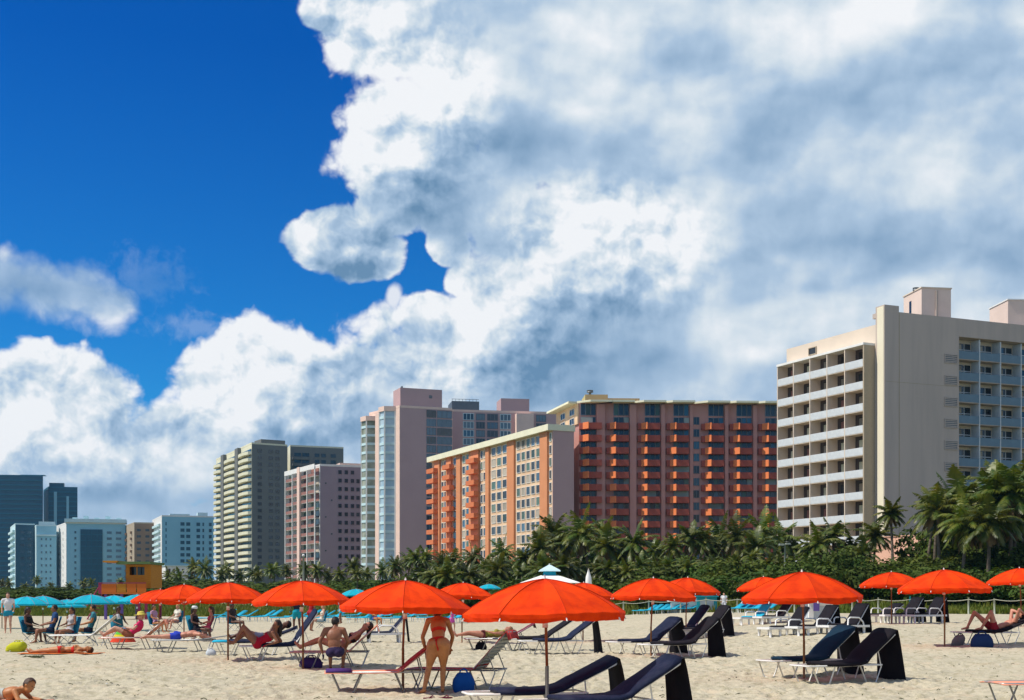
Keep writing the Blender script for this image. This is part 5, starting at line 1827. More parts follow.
    def pyr(m, r0, r1, z0, z1):
        vs = [(x + s * r0, d + t * r0, z0) for s, t in ((-1, -1), (1, -1), (1, 1), (-1, 1))] + [(x + s * r1, d + t * r1, z1) for s, t in ((-1, -1), (1, -1), (1, 1), (-1, 1))]
        m.add(vs, [(0, 1, 5, 4), (1, 2, 6, 5), (2, 3, 7, 6), (3, 0, 4, 7), (4, 5, 6, 7), (3, 2, 1, 0)])
    m = MB(); pyr(m, 2.1, 0.62, zat(583, d), zat(575.5, d)); part(o, m, 'roof', [M['white']])
    m = MB(); pyr(m, 0.45, 0.42, zat(575.4, d), zat(571.5, d)); part(o, m, 'cupola_band', [M['tealtowel']])
    m = MB(); pyr(m, 0.78, 0.70, zat(571.4, d), zat(570, d)); pyr(m, 0.70, 0.08, zat(569.95, d), zat(565, d)); part(o, m, 'cupola_roof', [M['aquawhite']])
    m = MB(); m.tube([(x, d, zat(565.2, d)), (x, d, zat(563.5, d))], 0.06, 6); part(o, m, 'cupola_finial', [M['white']])
    for s in (-1, 1):
        for t in (-1, 1):
            m = MB(); m.tube([(x + s * 1.95, d + t * 1.95, gz(x, d) - .2), (x + s * 1.95, d + t * 1.95, zat(583, d))], 0.06, 6); part(o, m, 'post', [M['white']])
    # closed white parasol
    d = 80; x = (588.5 - 512) / F * d
    o = thing('closed_parasol', 'closed white parasol standing up between the umbrellas before the palms', 'closed parasol', (x, d, gz(x, d)))
    m = MB(); m.tube([(x, d, zat(569, d)), (x, d, zat(573, d)), (x, d, zat(577, d)), (x, d, zat(583, d)), (x, d, zat(590, d))], [0.03, 0.09, 0.17, 0.20, 0.16], 9)
    part(o, m, 'canopy', [M['white']])
    m = MB(); m.tube([(x, d, gz(x, d) - .2), (x, d, zat(568.5, d))], 0.03, 6); part(o, m, 'pole', [M['white']])
    # lamp post
    d = 108; x = (785 - 512) / F * d
    o = thing('lamp_post', 'tall grey lamp post with a flat double head before the palms', 'lamp post', (x, d, gz(x, d)))
    m = MB(); m.tube([(x, d, gz(x, d) - .2), (x, d, zat(545, d))], [0.10, 0.07], 8); part(o, m, 'pole', [M['post']])
    m = MB(); m.box(x - .5, x - .06, d - .15, d + .15, zat(545.5, d), zat(543.6, d), 0); m.box(x + .06, x + .45, d - .15, d + .15, zat(544.6, d), zat(543, d), 0); part(o, m, 'lamp_head', [M['post']])
    d = 120; x = (303.5 - 512) / F * d
    o = thing('beach_pole', 'thin pale pole rising above the umbrella of the resting couple', 'pole', (x, d, gz(x, d)))
    m = MB(); m.tube([(x, d, gz(x, d) - .2), (x, d, zat(556, d))], 0.09, 8); part(o, m, 'pole', [M['post']])
    m = MB(); m.ball((x, d, zat(555.5, d)), 0.14); part(o, m, 'cap', [M['whitemetal']])
structures()


# ---- bags, towels and small things on the sand
def bag(px, d, w, h, dep, mat, name, label, cat, lean=0.0, handles=True):
    x, y, z = loc_at(px, d)
    o = thing(name, label, cat, (x, y, z - .01), R.uniform(-.3, .3))
    m = MB(); r = random.Random(int(px))
    nl = 7; vs = []; n = 14
    for i in range(nl):
        t = i / (nl - 1)
        bul = 1 + 0.16 * math.sin(math.pi * t) - 0.35 * t ** 3
        for k in range(n):
            a = 2 * math.pi * k / n
            c, s_ = math.cos(a), math.sin(a)
            px_ = abs(c) ** 0.6 * (1 if c > 0 else -1) * w / 2 * bul; py_ = abs(s_) ** 0.6 * (1 if s_ > 0 else -1) * dep / 2 * bul
            q = 1 + r.uniform(-.05, .05)
            vs.append((px_ * q + lean * t, py_ * q, h * t + r.uniform(-.012, .012)))
    fs = [(i * n + k, i * n + (k + 1) % n, (i + 1) * n + (k + 1) % n, (i + 1) * n + k) for i in range(nl - 1) for k in range(n)] + [tuple(range(n))[::-1], tuple((nl - 1) * n + k for k in range(n))]
    m.add(vs, fs, 0, True)
    bo = m.build('body', [mat], o)
    if handles:
        for s in (-1, 1):
            m = MB(); m.tube([(-w * .22 + lean, s * dep * .2, h * .95), (-w * .15 + lean, s * dep * .28, h * 1.12), (w * .0 + lean, s * dep * .3, h * 1.2), (w * .15 + lean, s * dep * .28, h * 1.12), (w * .22 + lean, s * dep * .2, h * .95)], 0.012, 5)
            m.build('handle', [mat], bo)
    return o


def small():
    bag(463.5, 22.6, 0.34, 0.36, 0.24, M['bluebag'], 'beach_bag', 'bright blue beach bag on the sand behind the bending woman', 'bag')
    bag(311, 28.9, 0.46, 0.24, 0.3, M['purple'], 'beach_bag', 'dark purple bag under the lounger foot beside the seated man', 'bag')
    bag(982, 34.3, 0.52, 0.38, 0.3, M['navybag'], 'beach_bag', 'dark blue bag on the sand in front of the raised knees', 'bag')
    bag(956.5, 35.3, 0.30, 0.30, 0.26, M['greybag'], 'beach_bag', 'slumped grey bag beside the red brown umbrella pole', 'bag', 0.1)
    bag(15, 37.5, 0.50, 0.27, 0.3, M['limebag'], 'beach_bag', 'lime yellow bag on the sand by the standing man in white', 'bag', 0.12)
    bag(481, 37.6, 0.30, 0.26, 0.26, M['black'], 'beach_bag', 'black bag under the far plum towel lounger', 'bag')
    bag(211, 33.8, 0.24, 0.2, 0.2, M['hutpanel'], 'beach_bag', 'pale lilac bag at the foot of the striped lounger', 'bag')
    # weed clump
    x, y, z = loc_at(34, 33.2)
    r = random.Random(3); m = MB()
    for k in range(60):
        a = r.gauss(0, .16); b = r.gauss(0, .08)
        m.tube([(a, b, 0.01), (a + r.uniform(-.1, .1), b + r.uniform(-.05, .05), r.uniform(.03, .09)), (a + r.uniform(-.2, .2), b, 0.01)], 0.012, 4)
    o = m.build('seaweed_clump', [material('seaweed', (0.05, 0.06, 0.02), 0.9)]); o.location = (x, y, z); o.scale = (.8, .8, .7)
    tag(o, 'dark clump of washed up seaweed on the empty sand', 'seaweed')
    # flip flops by the woman's feet
    for k, (px, d, a) in enumerate(((431, 21.4, .2), (445, 21.5, -.2))):
        x, y, z = loc_at(px, d)
        m = MB()
        q = [(0.13 * math.cos(t) * (1.0), 0.045 * math.sin(t) * (1 + .25 * math.cos(t))) for t in [2 * math.pi * i / 14 for i in range(14)]]
        m.prism(q, 0, 0.02)
        o = thing('flip_flop', ('dark flip-flop beside the outer foot of the bending woman', 'dark flip-flop between the bending woman and the blue bag')[k], 'flip-flop', (x, y, z + .01), a)
        m.build('sole', [M['plum']], o)
        m = MB(); m.tube([(0.07, 0, .02), (0.03, .035, .05), (-.02, .045, .02)], .006, 4); m.tube([(0.07, 0, .02), (0.03, -.035, .05), (-.02, -.045, .02)], .006, 4)
        m.build('strap', [M['plum']], o)
    # drink cup tray between loungers
    x, y, z = loc_at(688.5, 33.6)
    o = thing('drink_stand', 'white cone shaped drink holder between the two dark loungers', 'drink holder', (x, y, z))
    m = MB(); m.tube([(0, 0, -.05), (0, 0, 0.62)], 0.012, 6); m.build('stake', [M['whitemetal']], o)
    m = MB(); m.tube([(0, 0, .5), (0, 0, .68)], [0.03, .15], 10); m.build('cup', [M['resin']], o)
small()


def litter():
    """washed up weed strands and shell bits, too many to count"""
    r = random.Random(77); m = MB()
    for k in range(900):
        y = 17.5 + 42 * r.random() ** 1.4; x = r.uniform(-.42, .42) * y
        z = gz(x, y) + 0.012; a = r.uniform(0, 3.14); l = r.uniform(.015, .07)
        if r.random() < .75: m.tube([(x - l * math.cos(a), y - l * math.sin(a), z), (x, y, z + .02), (x + l * math.cos(a), y + l * math.sin(a), z)], r.uniform(.004, .009), 4, 0)
        else: m.ball((x, y, z), (r.uniform(.012, .03), r.uniform(.01, .02), .012), 6, 4, 1)
    o = m.build('beach_litter', [bpy.data.materials['seaweed'], M['whitemesh']]); o['kind'] = 'stuff'; o['label'] = 'weed strands and shell bits scattered on the sand'
litter()

# ------------------------------------------------------------------ people
def skin(name, c):
    m = material(name, c, 0.5, (c[0] * 0.72, c[1] * 0.62, c[2] * 0.6), 6.0, 0.7, bump=0.15, bscale=40, spec=0.35)
    return m
SK = {'tan': skin('tanned_skin', (0.50, 0.20, 0.065)), 'light': skin('light_skin', (0.60, 0.33, 0.22)), 'dark': skin('dark_skin', (0.13, 0.055, 0.03)), 'brown': skin('brown_skin', (0.27, 0.11, 0.055)),
      'pinkish': skin('sunburnt_skin', (0.55, 0.24, 0.15))}
HR = {'black': material('black_hair', (0.010, 0.007, 0.006), 0.5, (0.03, 0.02, 0.015), 20, 0.6, bump=0.5, bscale=60),
      'brown': material('brown_hair', (0.05, 0.022, 0.012), 0.5, (0.09, 0.045, 0.02), 20, 0.6, bump=0.5, bscale=60),
      'blond': material('blond_hair', (0.50, 0.34, 0.12), 0.5, (0.35, 0.22, 0.07), 20, 0.6, bump=0.5, bscale=60)}
eyem = material('eye', (0.02, 0.015, 0.012), 0.2)
lipm = material('lips', (0.28, 0.06, 0.05), 0.5)
CL = {}
def clo(c):
    if c not in CL: CL[c] = cloth('fabric_%d' % len(CL), c, rough=0.85)
    return CL[c]


def frame(up, right):
    u = Vector(up).normalized(); r_ = Vector(right); r_ = (r_ - u * r_.dot(u)).normalized()
    f = u.cross(r_).normalized()          # forward = up x right
    return Matrix((r_, f, u)).transposed()


def person(label, loc, J, rz=0.0, sex='f', skn='tan', hair='black', hairlen=0.0, clothes=(), vox=0.016, s=1.0, group=None, hat=None, fingers=True, thick=1.0):
    """J: joints in metres; pelvis, chest, neck, head, face (direction), right (body's right-hand... lateral vector), and per side elbow, hand, knee, ankle, toe"""
    V = {k: Vector(v) for k, v in J.items()}
    Rv = V['right'].normalized()
    Rp = V.get('rightp', Rv).normalized()
    P, C, Nk, Hd = V['pelvis'], V['chest'], V['neck'], V['head']
    f = sex == 'f'
    mb = MB()
    Mp = frame((C - P), Rp); Mc = frame((Nk - (P * 0.3 + C * 0.7)), Rv)
    fwd_p = Mp @ Vector((0, 1, 0)); fwd_c = Mc @ Vector((0, 1, 0))
    # the body's front is given; flip the frames when they look backwards
    fr = V['front']
    sp = 1 if fwd_p.dot(fr) >= 0 else -1; scn = 1 if fwd_c.dot(fr) >= 0 else -1
    hipw = 0.175 if f else 0.155
    chw = 0.145 if f else 0.175
    shw = 0.165 if f else 0.195
    mb.ball(P, (hipw, 0.105, 0.115), 16, 10, 0, Mp)
    mid = P.lerp(C, 0.5)
    mb.ball(mid, (0.118 if f else 0.145, 0.088, 0.17), 16, 10, 0, Mp)
    mb.ball(C, (chw, 0.10, 0.17), 16, 10, 0, Mc)
    bones = [('pelvis', P, P.lerp(C, 0.28), 0.17), ('belly', P.lerp(C, 0.3), P.lerp(C, 0.62), 0.13), ('chest', P.lerp(C, 0.66), Nk.lerp(C, 0.35), 0.16), ('neck', Nk, Hd, 0.08)]
    mb.cone(Nk - (Nk - C) * 0.25, Nk.lerp(Hd, 0.6), 0.062, 0.052, 12)
    if f:
        for sgn in (-1, 1):
            mb.ball(C + Rv * sgn * 0.068 + fwd_c * scn * 0.075 - (Mc @ Vector((0, 0, 0.02))), 0.062, 12, 8)
    for sgn in (-1, 1):
        mb.ball(P + Rp * sgn * 0.075 - fwd_p * sp * 0.055 - (Mp @ Vector((0, 0, 0.05))), 0.098 if f else 0.070, 12, 8)
    shL = {}
    for sd_, sgn in (('L', -1), ('R', 1)):
        sh = Nk.lerp(C, 0.32) + Rv * sgn * shw
        mb.cone(Nk.lerp(C, 0.15) + Rv * sgn * 0.04, sh, 0.05, 0.052 if f else 0.062, 10)
        el, ha = V['elbow' + sd_], V['hand' + sd_]
        a = 1.0 if f else 1.2
        mb.cone(sh, sh.lerp(el, 0.5), 0.050 * a, 0.044 * a, 10); mb.cone(sh.lerp(el, 0.5), el, 0.044 * a, 0.036 * a, 10)
        mb.cone(el, el.lerp(ha, 0.35), 0.036 * a, 0.036 * a, 10); mb.cone(el.lerp(ha, 0.35), ha, 0.036 * a, 0.024 * a, 10)
        bones += [('upperarm', sh, el, 0.05), ('forearm', el, ha, 0.035)]
        # hand: palm and five bent fingers
        d = (ha - el).normalized()
        side = d.cross(Vector((0, 0, 1)));
        side = side.normalized() if side.length > 0.2 else Vector((1, 0, 0))
        nrm = side.cross(d).normalized()
        Mh = Matrix((side, nrm, d)).transposed()
        pc = ha + d * 0.05
        mb.ball(pc, (0.040, 0.017, 0.052), 10, 7, 0, Mh)
        if fingers:
            for q, (off, ln) in enumerate(((-0.030, 0.062), (-0.010, 0.074), (0.010, 0.070), (0.029, 0.054))):
                b0 = pc + d * 0.038 + side * off
                b1 = b0 + d * ln * 0.55 - nrm * 0.010
                b2 = b1 + d * ln * 0.40 - nrm * 0.022
                mb.cone(b0, b1, 0.0095, 0.009, 6); mb.cone(b1, b2, 0.009, 0.007, 6)
            t0 = pc - d * 0.018 + side * 0.03
            t1 = t0 + d * 0.028 + side * 0.026 - nrm * 0.008
            mb.cone(t0, t1, 0.012, 0.010, 6); mb.cone(t1, t1 + d * 0.026 + side * 0.004, 0.010, 0.008, 6)
        kn, an, to = V['knee' + sd_], V['ankle' + sd_], V['toe' + sd_]
        hp = P + Rp * sgn * 0.088 - Mp @ Vector((0, 0, 0.035))
        b = thick * (1.1 if f else 1.0)
        mb.cone(hp, hp.lerp(kn, 0.45), 0.098 * b, 0.080 * b, 14); mb.cone(hp.lerp(kn, 0.45), kn, 0.080 * b, 0.053, 14)
        mb.cone(kn, kn.lerp(an, 0.32), 0.052, 0.053, 12); mb.cone(kn.lerp(an, 0.32), an, 0.053, 0.032, 12)
        ft = (to - an).normalized()
        heel = an - ft * 0.03
        mb.cone(heel + Vector((0, 0, 0)), an.lerp(to, 0.45), 0.034, 0.034, 10); mb.cone(an.lerp(to, 0.45), to, 0.034, 0.022, 10)
        bones += [('thigh', hp, kn, 0.09), ('shin', kn, an, 0.05), ('foot', an, to, 0.035)]
    # head with face
    fd = V['face'].normalized()
    hu = (Hd - Nk).normalized()
    hu = (hu - fd * hu.dot(fd)).normalized() if abs(hu.dot(fd)) < 0.95 else fd.orthogonal().normalized()
    hr = fd.cross(hu).normalized()
    Mh = Matrix((hr, fd, hu)).transposed()
    H = lambda x, y, z: Hd + Mh @ Vector((x, y, z))
    mb.ball(H(0, -0.012, 0.02), (0.076, 0.094, 0.098), 16, 12, 0, Mh)
    mb.ball(H(0, 0.022, -0.05), (0.056, 0.062, 0.066), 14, 10, 0, Mh)
    mb.cone(H(0, 0.082, 0.01), H(0, 0.100, -0.028), 0.010, 0.014, 8)
    for sgn in (-1, 1): mb.ball(H(sgn * 0.077, -0.005, -0.005), (0.012, 0.022, 0.032), 8, 6, 0, Mh)
    bones.append(('head', H(0, 0, -0.06), H(0, 0, 0.1), 0.09))
    # one continuous skin
    me = mb.mesh('tmp', [SK[skn]])
    ob = bpy.data.objects.new('tmp', me); COL.objects.link(ob)
    rm = ob.modifiers.new('r', 'REMESH'); rm.mode = 'VOXEL'; rm.voxel_size = vox; rm.use_smooth_shade = True
    sm = ob.modifiers.new('s', 'SMOOTH'); sm.iterations = 3; sm.factor = 0.5
    dg = bpy.context.evaluated_depsgraph_get()
    em = bpy.data.meshes.new_from_object(ob.evaluated_get(dg))
    bpy.data.objects.remove(ob)
    em.name = 'person'
    if not em.materials: em.materials.append(SK[skn])
    o = link('person', em, None, loc, rz); o.scale = (s, s, s)
    tag(o, label, 'person', group)
    # nearest bone of every vertex
    vc = [v.co.copy() for v in em.vertices]; vn = [v.normal.copy() for v in em.vertices]
    lab = []
    for p in vc:
        best = None
        for nm, a, b_, rr in bones:
            ab = b_ - a; t = max(-0.4, min(1.3, (p - a).dot(ab) / max(ab.length_squared, 1e-9)))
            tc = max(0, min(1, t))
            dd = (p - (a + ab * tc)).length / rr
            if best is None or dd < best[0]: best = (dd, nm, t)
        lab.append(best)
    for nm, col, regions, off in clothes:
        if regions == 'THONG':
            q_ = [Mp.transposed() @ (p - P) for p in vc]
            keep = [l[1] in ('pelvis', 'thigh') and -0.16 < a.z < 0.085 and abs(a.x) < 0.022 + max(0, a.z + 0.005) * 2.2 for a, l in zip(q_, lab)]
        else: keep = [any(l[1] == q[0] and q[1] <= l[2] <= q[2] for q in regions) for l in lab]
        fs = [tuple(pl.vertices) for pl in em.polygons if all(keep[i] for i in pl.vertices)]
        used = sorted({i for f_ in fs for i in f_}); ix = {v: k for k, v in enumerate(used)}
        if not fs: continue
        m2 = MB(); m2.add([vc[i] + vn[i] * off for i in used], [tuple(ix[i] for i in f_) for f_ in fs], 0, True)
        m2.build(nm, [clo(col)], o)
    # hair
    m2 = MB(); t = MB(); t.ball((0, 0, 0), (0.089, 0.106, 0.108), 18, 14)
    pts = t.v; fs = []
    r = random.Random(len(label))
    vs = []
    for p in pts:
        k = 1 + r.uniform(-.03, .03)
        vs.append(H(p[0] * k, p[1] * k - 0.018, p[2] * k + 0.026))
    for f_ in t.f:
        c = sum((Vector(pts[i]) for i in f_), Vector()) / len(f_)
        if (c.y < 0.045 and c.z > -0.075 - (0.03 if c.y < -0.03 else -0.06)) or c.z > 0.062: fs.append(f_)
    m2.add(vs, fs, 0, True)
    if hairlen > 0:
        m2.cone(H(0, -0.08, 0.0), H(0, -0.10, -0.05) + Vector(V.get('hairdir', (0, 0, -1))).normalized() * hairlen, 0.075, 0.035, 10)
    elif hairlen < 0:
        m2.ball(H(0, -0.10, 0.06), 0.045, 10, 8)
    m2.build('hair', [HR[hair]], o)
    for sgn in (-1, 1):
        m2 = MB(); m2.ball(H(sgn * 0.030, 0.076, 0.008), (0.012, 0.008, 0.007), 8, 6, 0, Mh); m2.build('eye', [eyem], o)
    m2 = MB(); m2.ball(H(0, 0.080, -0.058), (0.022, 0.008, 0.007), 8, 6, 0, Mh); m2.build('mouth', [lipm], o)
    if hat:
        kind, hc = hat
        m2 = MB()
        brim = 0.21 if kind == 'straw' else 0.10
        m2.tube([H(0, -.01, 0.055), H(0, -.01, 0.065), H(0, -.01, .07), H(0, -.01, .12), H(0, -.01, .155), H(0, -.01, .165)], [brim, brim, .112, .105, .08, .01], 16)
        m2.build('hat', [clo(hc)], o)
    return o


BIK_B = [('pelvis', -0.9, 0.22), ('thigh', -0.4, 0.045)]
BIK_T = [('chest', 0.0, 0.42)]
TRUNK = [('pelvis', -0.9, 0.75), ('thigh', -0.4, 0.42)]
SHIRT = [('pelvis', 0.1, 1.5), ('belly', -1, 2), ('chest', -1, 2), ('upperarm', -0.4, 0.5)]
DRESS = [('pelvis', -1, 2), ('belly', -1, 2), ('chest', -1, 0.9), ('thigh', -0.4, 0.6)]
SUIT = [('pelvis', -1, 2), ('belly', -1, 2), ('chest', -1, 0.55), ('thigh', -.4, .02)]


def stand(lean=0.0, face=(0, -1, 0), walk=0.0, arms=0.0):
    fx, fy = face[0], face[1]
    f = Vector((fx, fy, 0)).normalized(); r_ = Vector((-f.y, f.x, 0)) * -1
    def q(x, y, z): return r_ * x + f * y + Vector((0, 0, z))
    return dict(pelvis=q(0, 0, .93), chest=q(0, .02 + lean, 1.28), neck=q(0, .0 + lean * 1.3, 1.47), head=q(0, .03 + lean * 1.4, 1.60), face=f, front=f, right=r_,
                elbowL=q(-.24, -.04 + arms, 1.15), handL=q(-.23, .1 + arms * 2, .93 + arms), elbowR=q(.24, -.03, 1.15), handR=q(.23, .08, .92),
                kneeL=q(-.10, .05 + walk, .49), ankleL=q(-.11, walk * 1.0, .07), toeL=q(-.12, .15 + walk, .03), kneeR=q(.10, .03 - walk * .4, .49), ankleR=q(.11, -walk, .07), toeR=q(.12, .15 - walk, .03))


def sit(face=(1, 0, 0), seat=0.42, back=0.12, reach=0.35):
    f = Vector((face[0], face[1], 0)).normalized(); r_ = Vector((f.y, -f.x, 0))
    def q(x, y, z): return r_ * x + f * y + Vector((0, 0, z))
    z = seat + .1
    k = max(.42, seat + .05)
    return dict(pelvis=q(0, 0, z), chest=q(0, -back, z + .36), neck=q(0, -back * 1.1, z + .55), head=q(0, -back * .8, z + .68), face=f + Vector((0, 0, -.1)), front=f, right=r_,
                elbowL=q(-.24, .05 - back, z + .25), handL=q(-.15, reach - .05, z + .15), elbowR=q(.24, .05 - back, z + .25), handR=q(.15, reach - .05, z + .15),
                kneeL=q(-.12, .42, k + .02), ankleL=q(-.12, .5, .08), toeL=q(-.12, .66, .03), kneeR=q(.12, .42, k + .02), ankleR=q(.12, .46, .08), toeR=q(.12, .62, .03))


def people():
    # woman bending beside the umbrella, seen from behind
    x, y = at(436.5, 22.35)
    person('tanned woman in a red bikini bending forward under the umbrella, seen from behind', (x, y, gz(x, y)), dict(
        pelvis=(0.035, 0, .88), chest=(.02, .22, 1.16), neck=(.0, .35, 1.31), head=(-.01, .46, 1.36), face=(0, .6, -.8), front=(0, .8, -.6), right=(1, .05, 0), rightp=(1, -.3, .06),
        elbowL=(-.26, .28, .97), handL=(-.21, .38, .73), elbowR=(.26, .42, .98), handR=(.21, .58, .78),
        kneeL=(-.13, .04, .47), ankleL=(-.21, -.10, .07), toeL=(-.29, .03, .03), kneeR=(.11, .10, .48), ankleR=(.10, .06, .07), toeR=(.10, .21, .03)),
        sex='f', skn='tan', hair='brown', hairlen=.12, clothes=[('bikini_bottom', (0.55, .03, .02), 'THONG', .006), ('bikini_top', (0.60, .04, .02), [('chest', -0.1, 0.22)], .006)], vox=.013, thick=1.16)
    # man sitting, his back to us
    x, y = at(334.5, 27.6)
    person('bare-backed man sitting on the lounger edge with his back turned, dark shorts', (x, y, gz(x, y)), dict(
        pelvis=(0, 0, .45), chest=(-.02, .08, .79), neck=(-.02, .17, .96), head=(-.01, .24, 1.06), face=(.2, 1, -.4), front=(0, 1, 0), right=(1, 0, 0),
        elbowL=(-.33, .04, .66), handL=(-.27, .05, .42), elbowR=(.27, .18, .66), handR=(.20, .34, .50),
        kneeL=(-.15, .42, .47), ankleL=(-.15, .45, .08), toeL=(-.16, .60, .03), kneeR=(.15, .42, .47), ankleR=(.12, .46, .08), toeR=(.13, .61, .03)),
        sex='m', skn='brown', hair='black', clothes=[('shorts', (.03, .02, .06), TRUNK, .010)], vox=.014, s=.98)
    # dark-haired woman reclining on the peach towel
    L = loc_at(291, 28.9)
    person('dark haired woman reclining on the peach towel with her pale lower legs stretched out', L, dict(
        pelvis=(1.06, 0, .49), chest=(1.37, .0, .66), neck=(1.52, .0, .80), head=(1.64, -.01, .89), face=(-.55, -.35, .7), front=(-.6, 0, .8), right=(0, 1, 0),
        elbowL=(1.25, -.27, .60), handL=(1.03, -.16, .66), elbowR=(1.30, .27, .56), handR=(1.05, .24, .52),
        kneeL=(.62, -.10, .62), ankleL=(.20, -.10, .46), toeL=(.10, -.12, .56), kneeR=(.60, .12, .58), ankleR=(.17, .10, .45), toeR=(.07, .12, .55)),
        rz=rad(3), sex='f', skn='pinkish', hair='black', hairlen=.14, clothes=[('bikini_bottom', (.03, .02, .03), BIK_B, .006), ('bikini_top', (.03, .02, .03), BIK_T, .006)], vox=.014, s=1.03)
    # woman in red
    L = loc_at(237, 31.4)
    person('woman in a red swimsuit resting with one knee drawn up in deep shade', L, dict(
        pelvis=(.52, 0, .47), chest=(.80, .0, .60), neck=(.92, .0, .74), head=(.96, -.01, .88), face=(-.8, -.5, .1), front=(-.5, 0, .8), right=(0, 1, 0),
        elbowL=(1.02, -.22, .48), handL=(.82, -.28, .42), elbowR=(1.03, .2, .48), handR=(.85, .26, .44),
        kneeL=(.18, -.10, .84), ankleL=(-.04, -.12, .46), toeL=(-.17, -.12, .42), kneeR=(.16, .12, .66), ankleR=(-.14, .14, .44), toeR=(-.26, .14, .5)),
        sex='f', skn='brown', hair='black', hairlen=.2, clothes=[('swimsuit', (.42, .01, .03), SUIT, .007)], vox=.016)
    L = loc_at(214, 34.4)
    person('dark skinned person lying back against the navy lounger behind the woman in red', L, dict(
        pelvis=(1.25, 0, .50), chest=(1.60, 0, .62), neck=(1.78, 0, .72), head=(1.90, 0, .82), face=(-.5, -.4, .7), front=(-.3, 0, 1), right=(0, 1, 0),
        elbowL=(1.50, -.28, .62), handL=(1.60, -.2, .84), elbowR=(1.45, .27, .55), handR=(1.22, .2, .58),
        kneeL=(.83, -.1, .66), ankleL=(.45, -.1, .48), toeL=(.38, -.1, .58), kneeR=(.83, .1, .60), ankleR=(.42, .1, .48), toeR=(.35, .1, .58)),
        rz=rad(4), sex='m', skn='dark', hair='black', clothes=[('shorts', (.10, .10, .16), TRUNK, .010)], vox=.018)
    # prone sunbather in blue shorts
    L = loc_at(150, 36.2)
    person('sunbather in bright blue shorts lying face down on the low flat lounger', L, dict(
        pelvis=(.78, 0, .48), chest=(1.16, 0, .53), neck=(1.33, 0, .53), head=(1.46, 0, .49), face=(.5, -.4, -.6), front=(0, 0, -1), right=(0, -1, 0),
        elbowL=(1.45, .30, .44), handL=(1.62, .10, .43), elbowR=(1.42, -.30, .52), handR=(1.60, -.12, .44),
        kneeL=(.33, .10, .45), ankleL=(-.08, .12, .45), toeL=(-.22, .12, .40), kneeR=(.33, -.10, .45), ankleR=(-.10, -.12, .46), toeR=(-.24, -.12, .41)),
        rz=rad(4), sex='m', skn='pinkish', hair='brown', clothes=[('shorts', (.03, .06, .45), TRUNK, .012)], vox=.017)
    L = loc_at(102, 38.4)
    person('person in a yellow straw hat and pink top reclining on the orange towelled lounger', L, dict(
        pelvis=(.82, 0, .48), chest=(1.08, 0, .68), neck=(1.14, 0, .85), head=(1.13, 0, .98), face=(-1, -.3, -.1), front=(-.8, 0, .5), right=(0, 1, 0),
        elbowL=(.98, -.28, .62), handL=(.75, -.2, .66), elbowR=(.98, .28, .6), handR=(.75, .2, .64),
        kneeL=(.40, -.1, .66), ankleL=(.05, -.1, .44), toeL=(-.04, -.1, .54), kneeR=(.4, .1, .6), ankleR=(.04, .1, .44), toeR=(-.05, .1, .54)),
        rz=rad(4), sex='f', skn='light', hair='blond', clothes=[('top', (.60, .03, .12), SHIRT, .010), ('shorts', (.30, .10, .05), TRUNK, .011)], vox=.018, hat=('straw', (.62, .50, .10)))
    # lying on the sand
    L = loc_at(62, 35.2)
    person('tanned person lying flat on an orange towel on the sand before the seated bathers', L, dict(
        pelvis=(.0, 0, .12), chest=(.40, 0, .13), neck=(.58, 0, .13), head=(.72, 0, .14), face=(0, -.5, .8), front=(0, 0, 1), right=(0, 1, 0),
        elbowL=(.45, -.30, .07), handL=(.68, -.28, .06), elbowR=(.25, .28, .07), handR=(.0, .26, .06),
        kneeL=(-.45, -.1, .10), ankleL=(-.84, -.1, .07), toeL=(-.93, -.1, .16), kneeR=(-.45, .1, .12), ankleR=(-.84, .12, .07), toeR=(-.93, .14, .15)),
        sex='f', skn='tan', hair='brown', clothes=[('bikini_bottom', (.60, .03, .02), BIK_B, .007), ('bikini_top', (.6, .03, .02), BIK_T, .007)], vox=.018)
    m = MB(); x, y, z = L; r = random.Random(2)
    pts = [(-1.05 + .21 * i, .022 + r.uniform(0, .012)) for i in range(11)]
    fold_sheet(m, pts, -.40, .42, .01, nw=6, wav=.01)
    o = m.build('beach_towel', [clo((.62, .16, .04))]); o.location = L
    tag(o, 'orange towel spread on the sand under the tanned person lying flat', 'towel')
    # prone person cut by the corner
    L = loc_at(26, 20.7)
    person('tanned person lying face down in the frame corner, turquoise swimwear, short dark hair', L, dict(
        pelvis=(-.62, .05, .12), chest=(-.24, .02, .17), neck=(-.06, .0, .22), head=(.06, -.01, .28), face=(.8, -.35, -.25), front=(.1, 0, -1), right=(0, -1, 0),
        elbowL=(-.02, .27, .06), handL=(.22, .12, .045), elbowR=(-.02, -.26, .06), handR=(.20, -.14, .05),
        kneeL=(-1.08, .12, .09), ankleL=(-1.48, .14, .08), toeL=(-1.62, .14, .04), kneeR=(-1.08, -.06, .09), ankleR=(-1.48, -.06, .08), toeR=(-1.62, -.06, .04)),
        sex='f', skn='tan', hair='brown', clothes=[('bikini_bottom', (.01, .30, .50), [('pelvis', -.9, .9), ('thigh', -.4, .12)], .008), ('bikini_top', (.45, .45, .40), [('chest', -.1, .2)], .008)], vox=.013)
    m = MB(); r = random.Random(4)
    fold_sheet(m, [(-1.7 + .2 * i, .018 + r.uniform(0, .012)) for i in range(11)], -.40, .45, .01, nw=6, wav=.01)
    o = m.build('beach_towel', [clo((.65, .30, .18))]); o.location = L
    tag(o, 'salmon towel under the face down person in the frame corner', 'towel')
    # man with raised knees
    L = loc_at(953, 35.6)
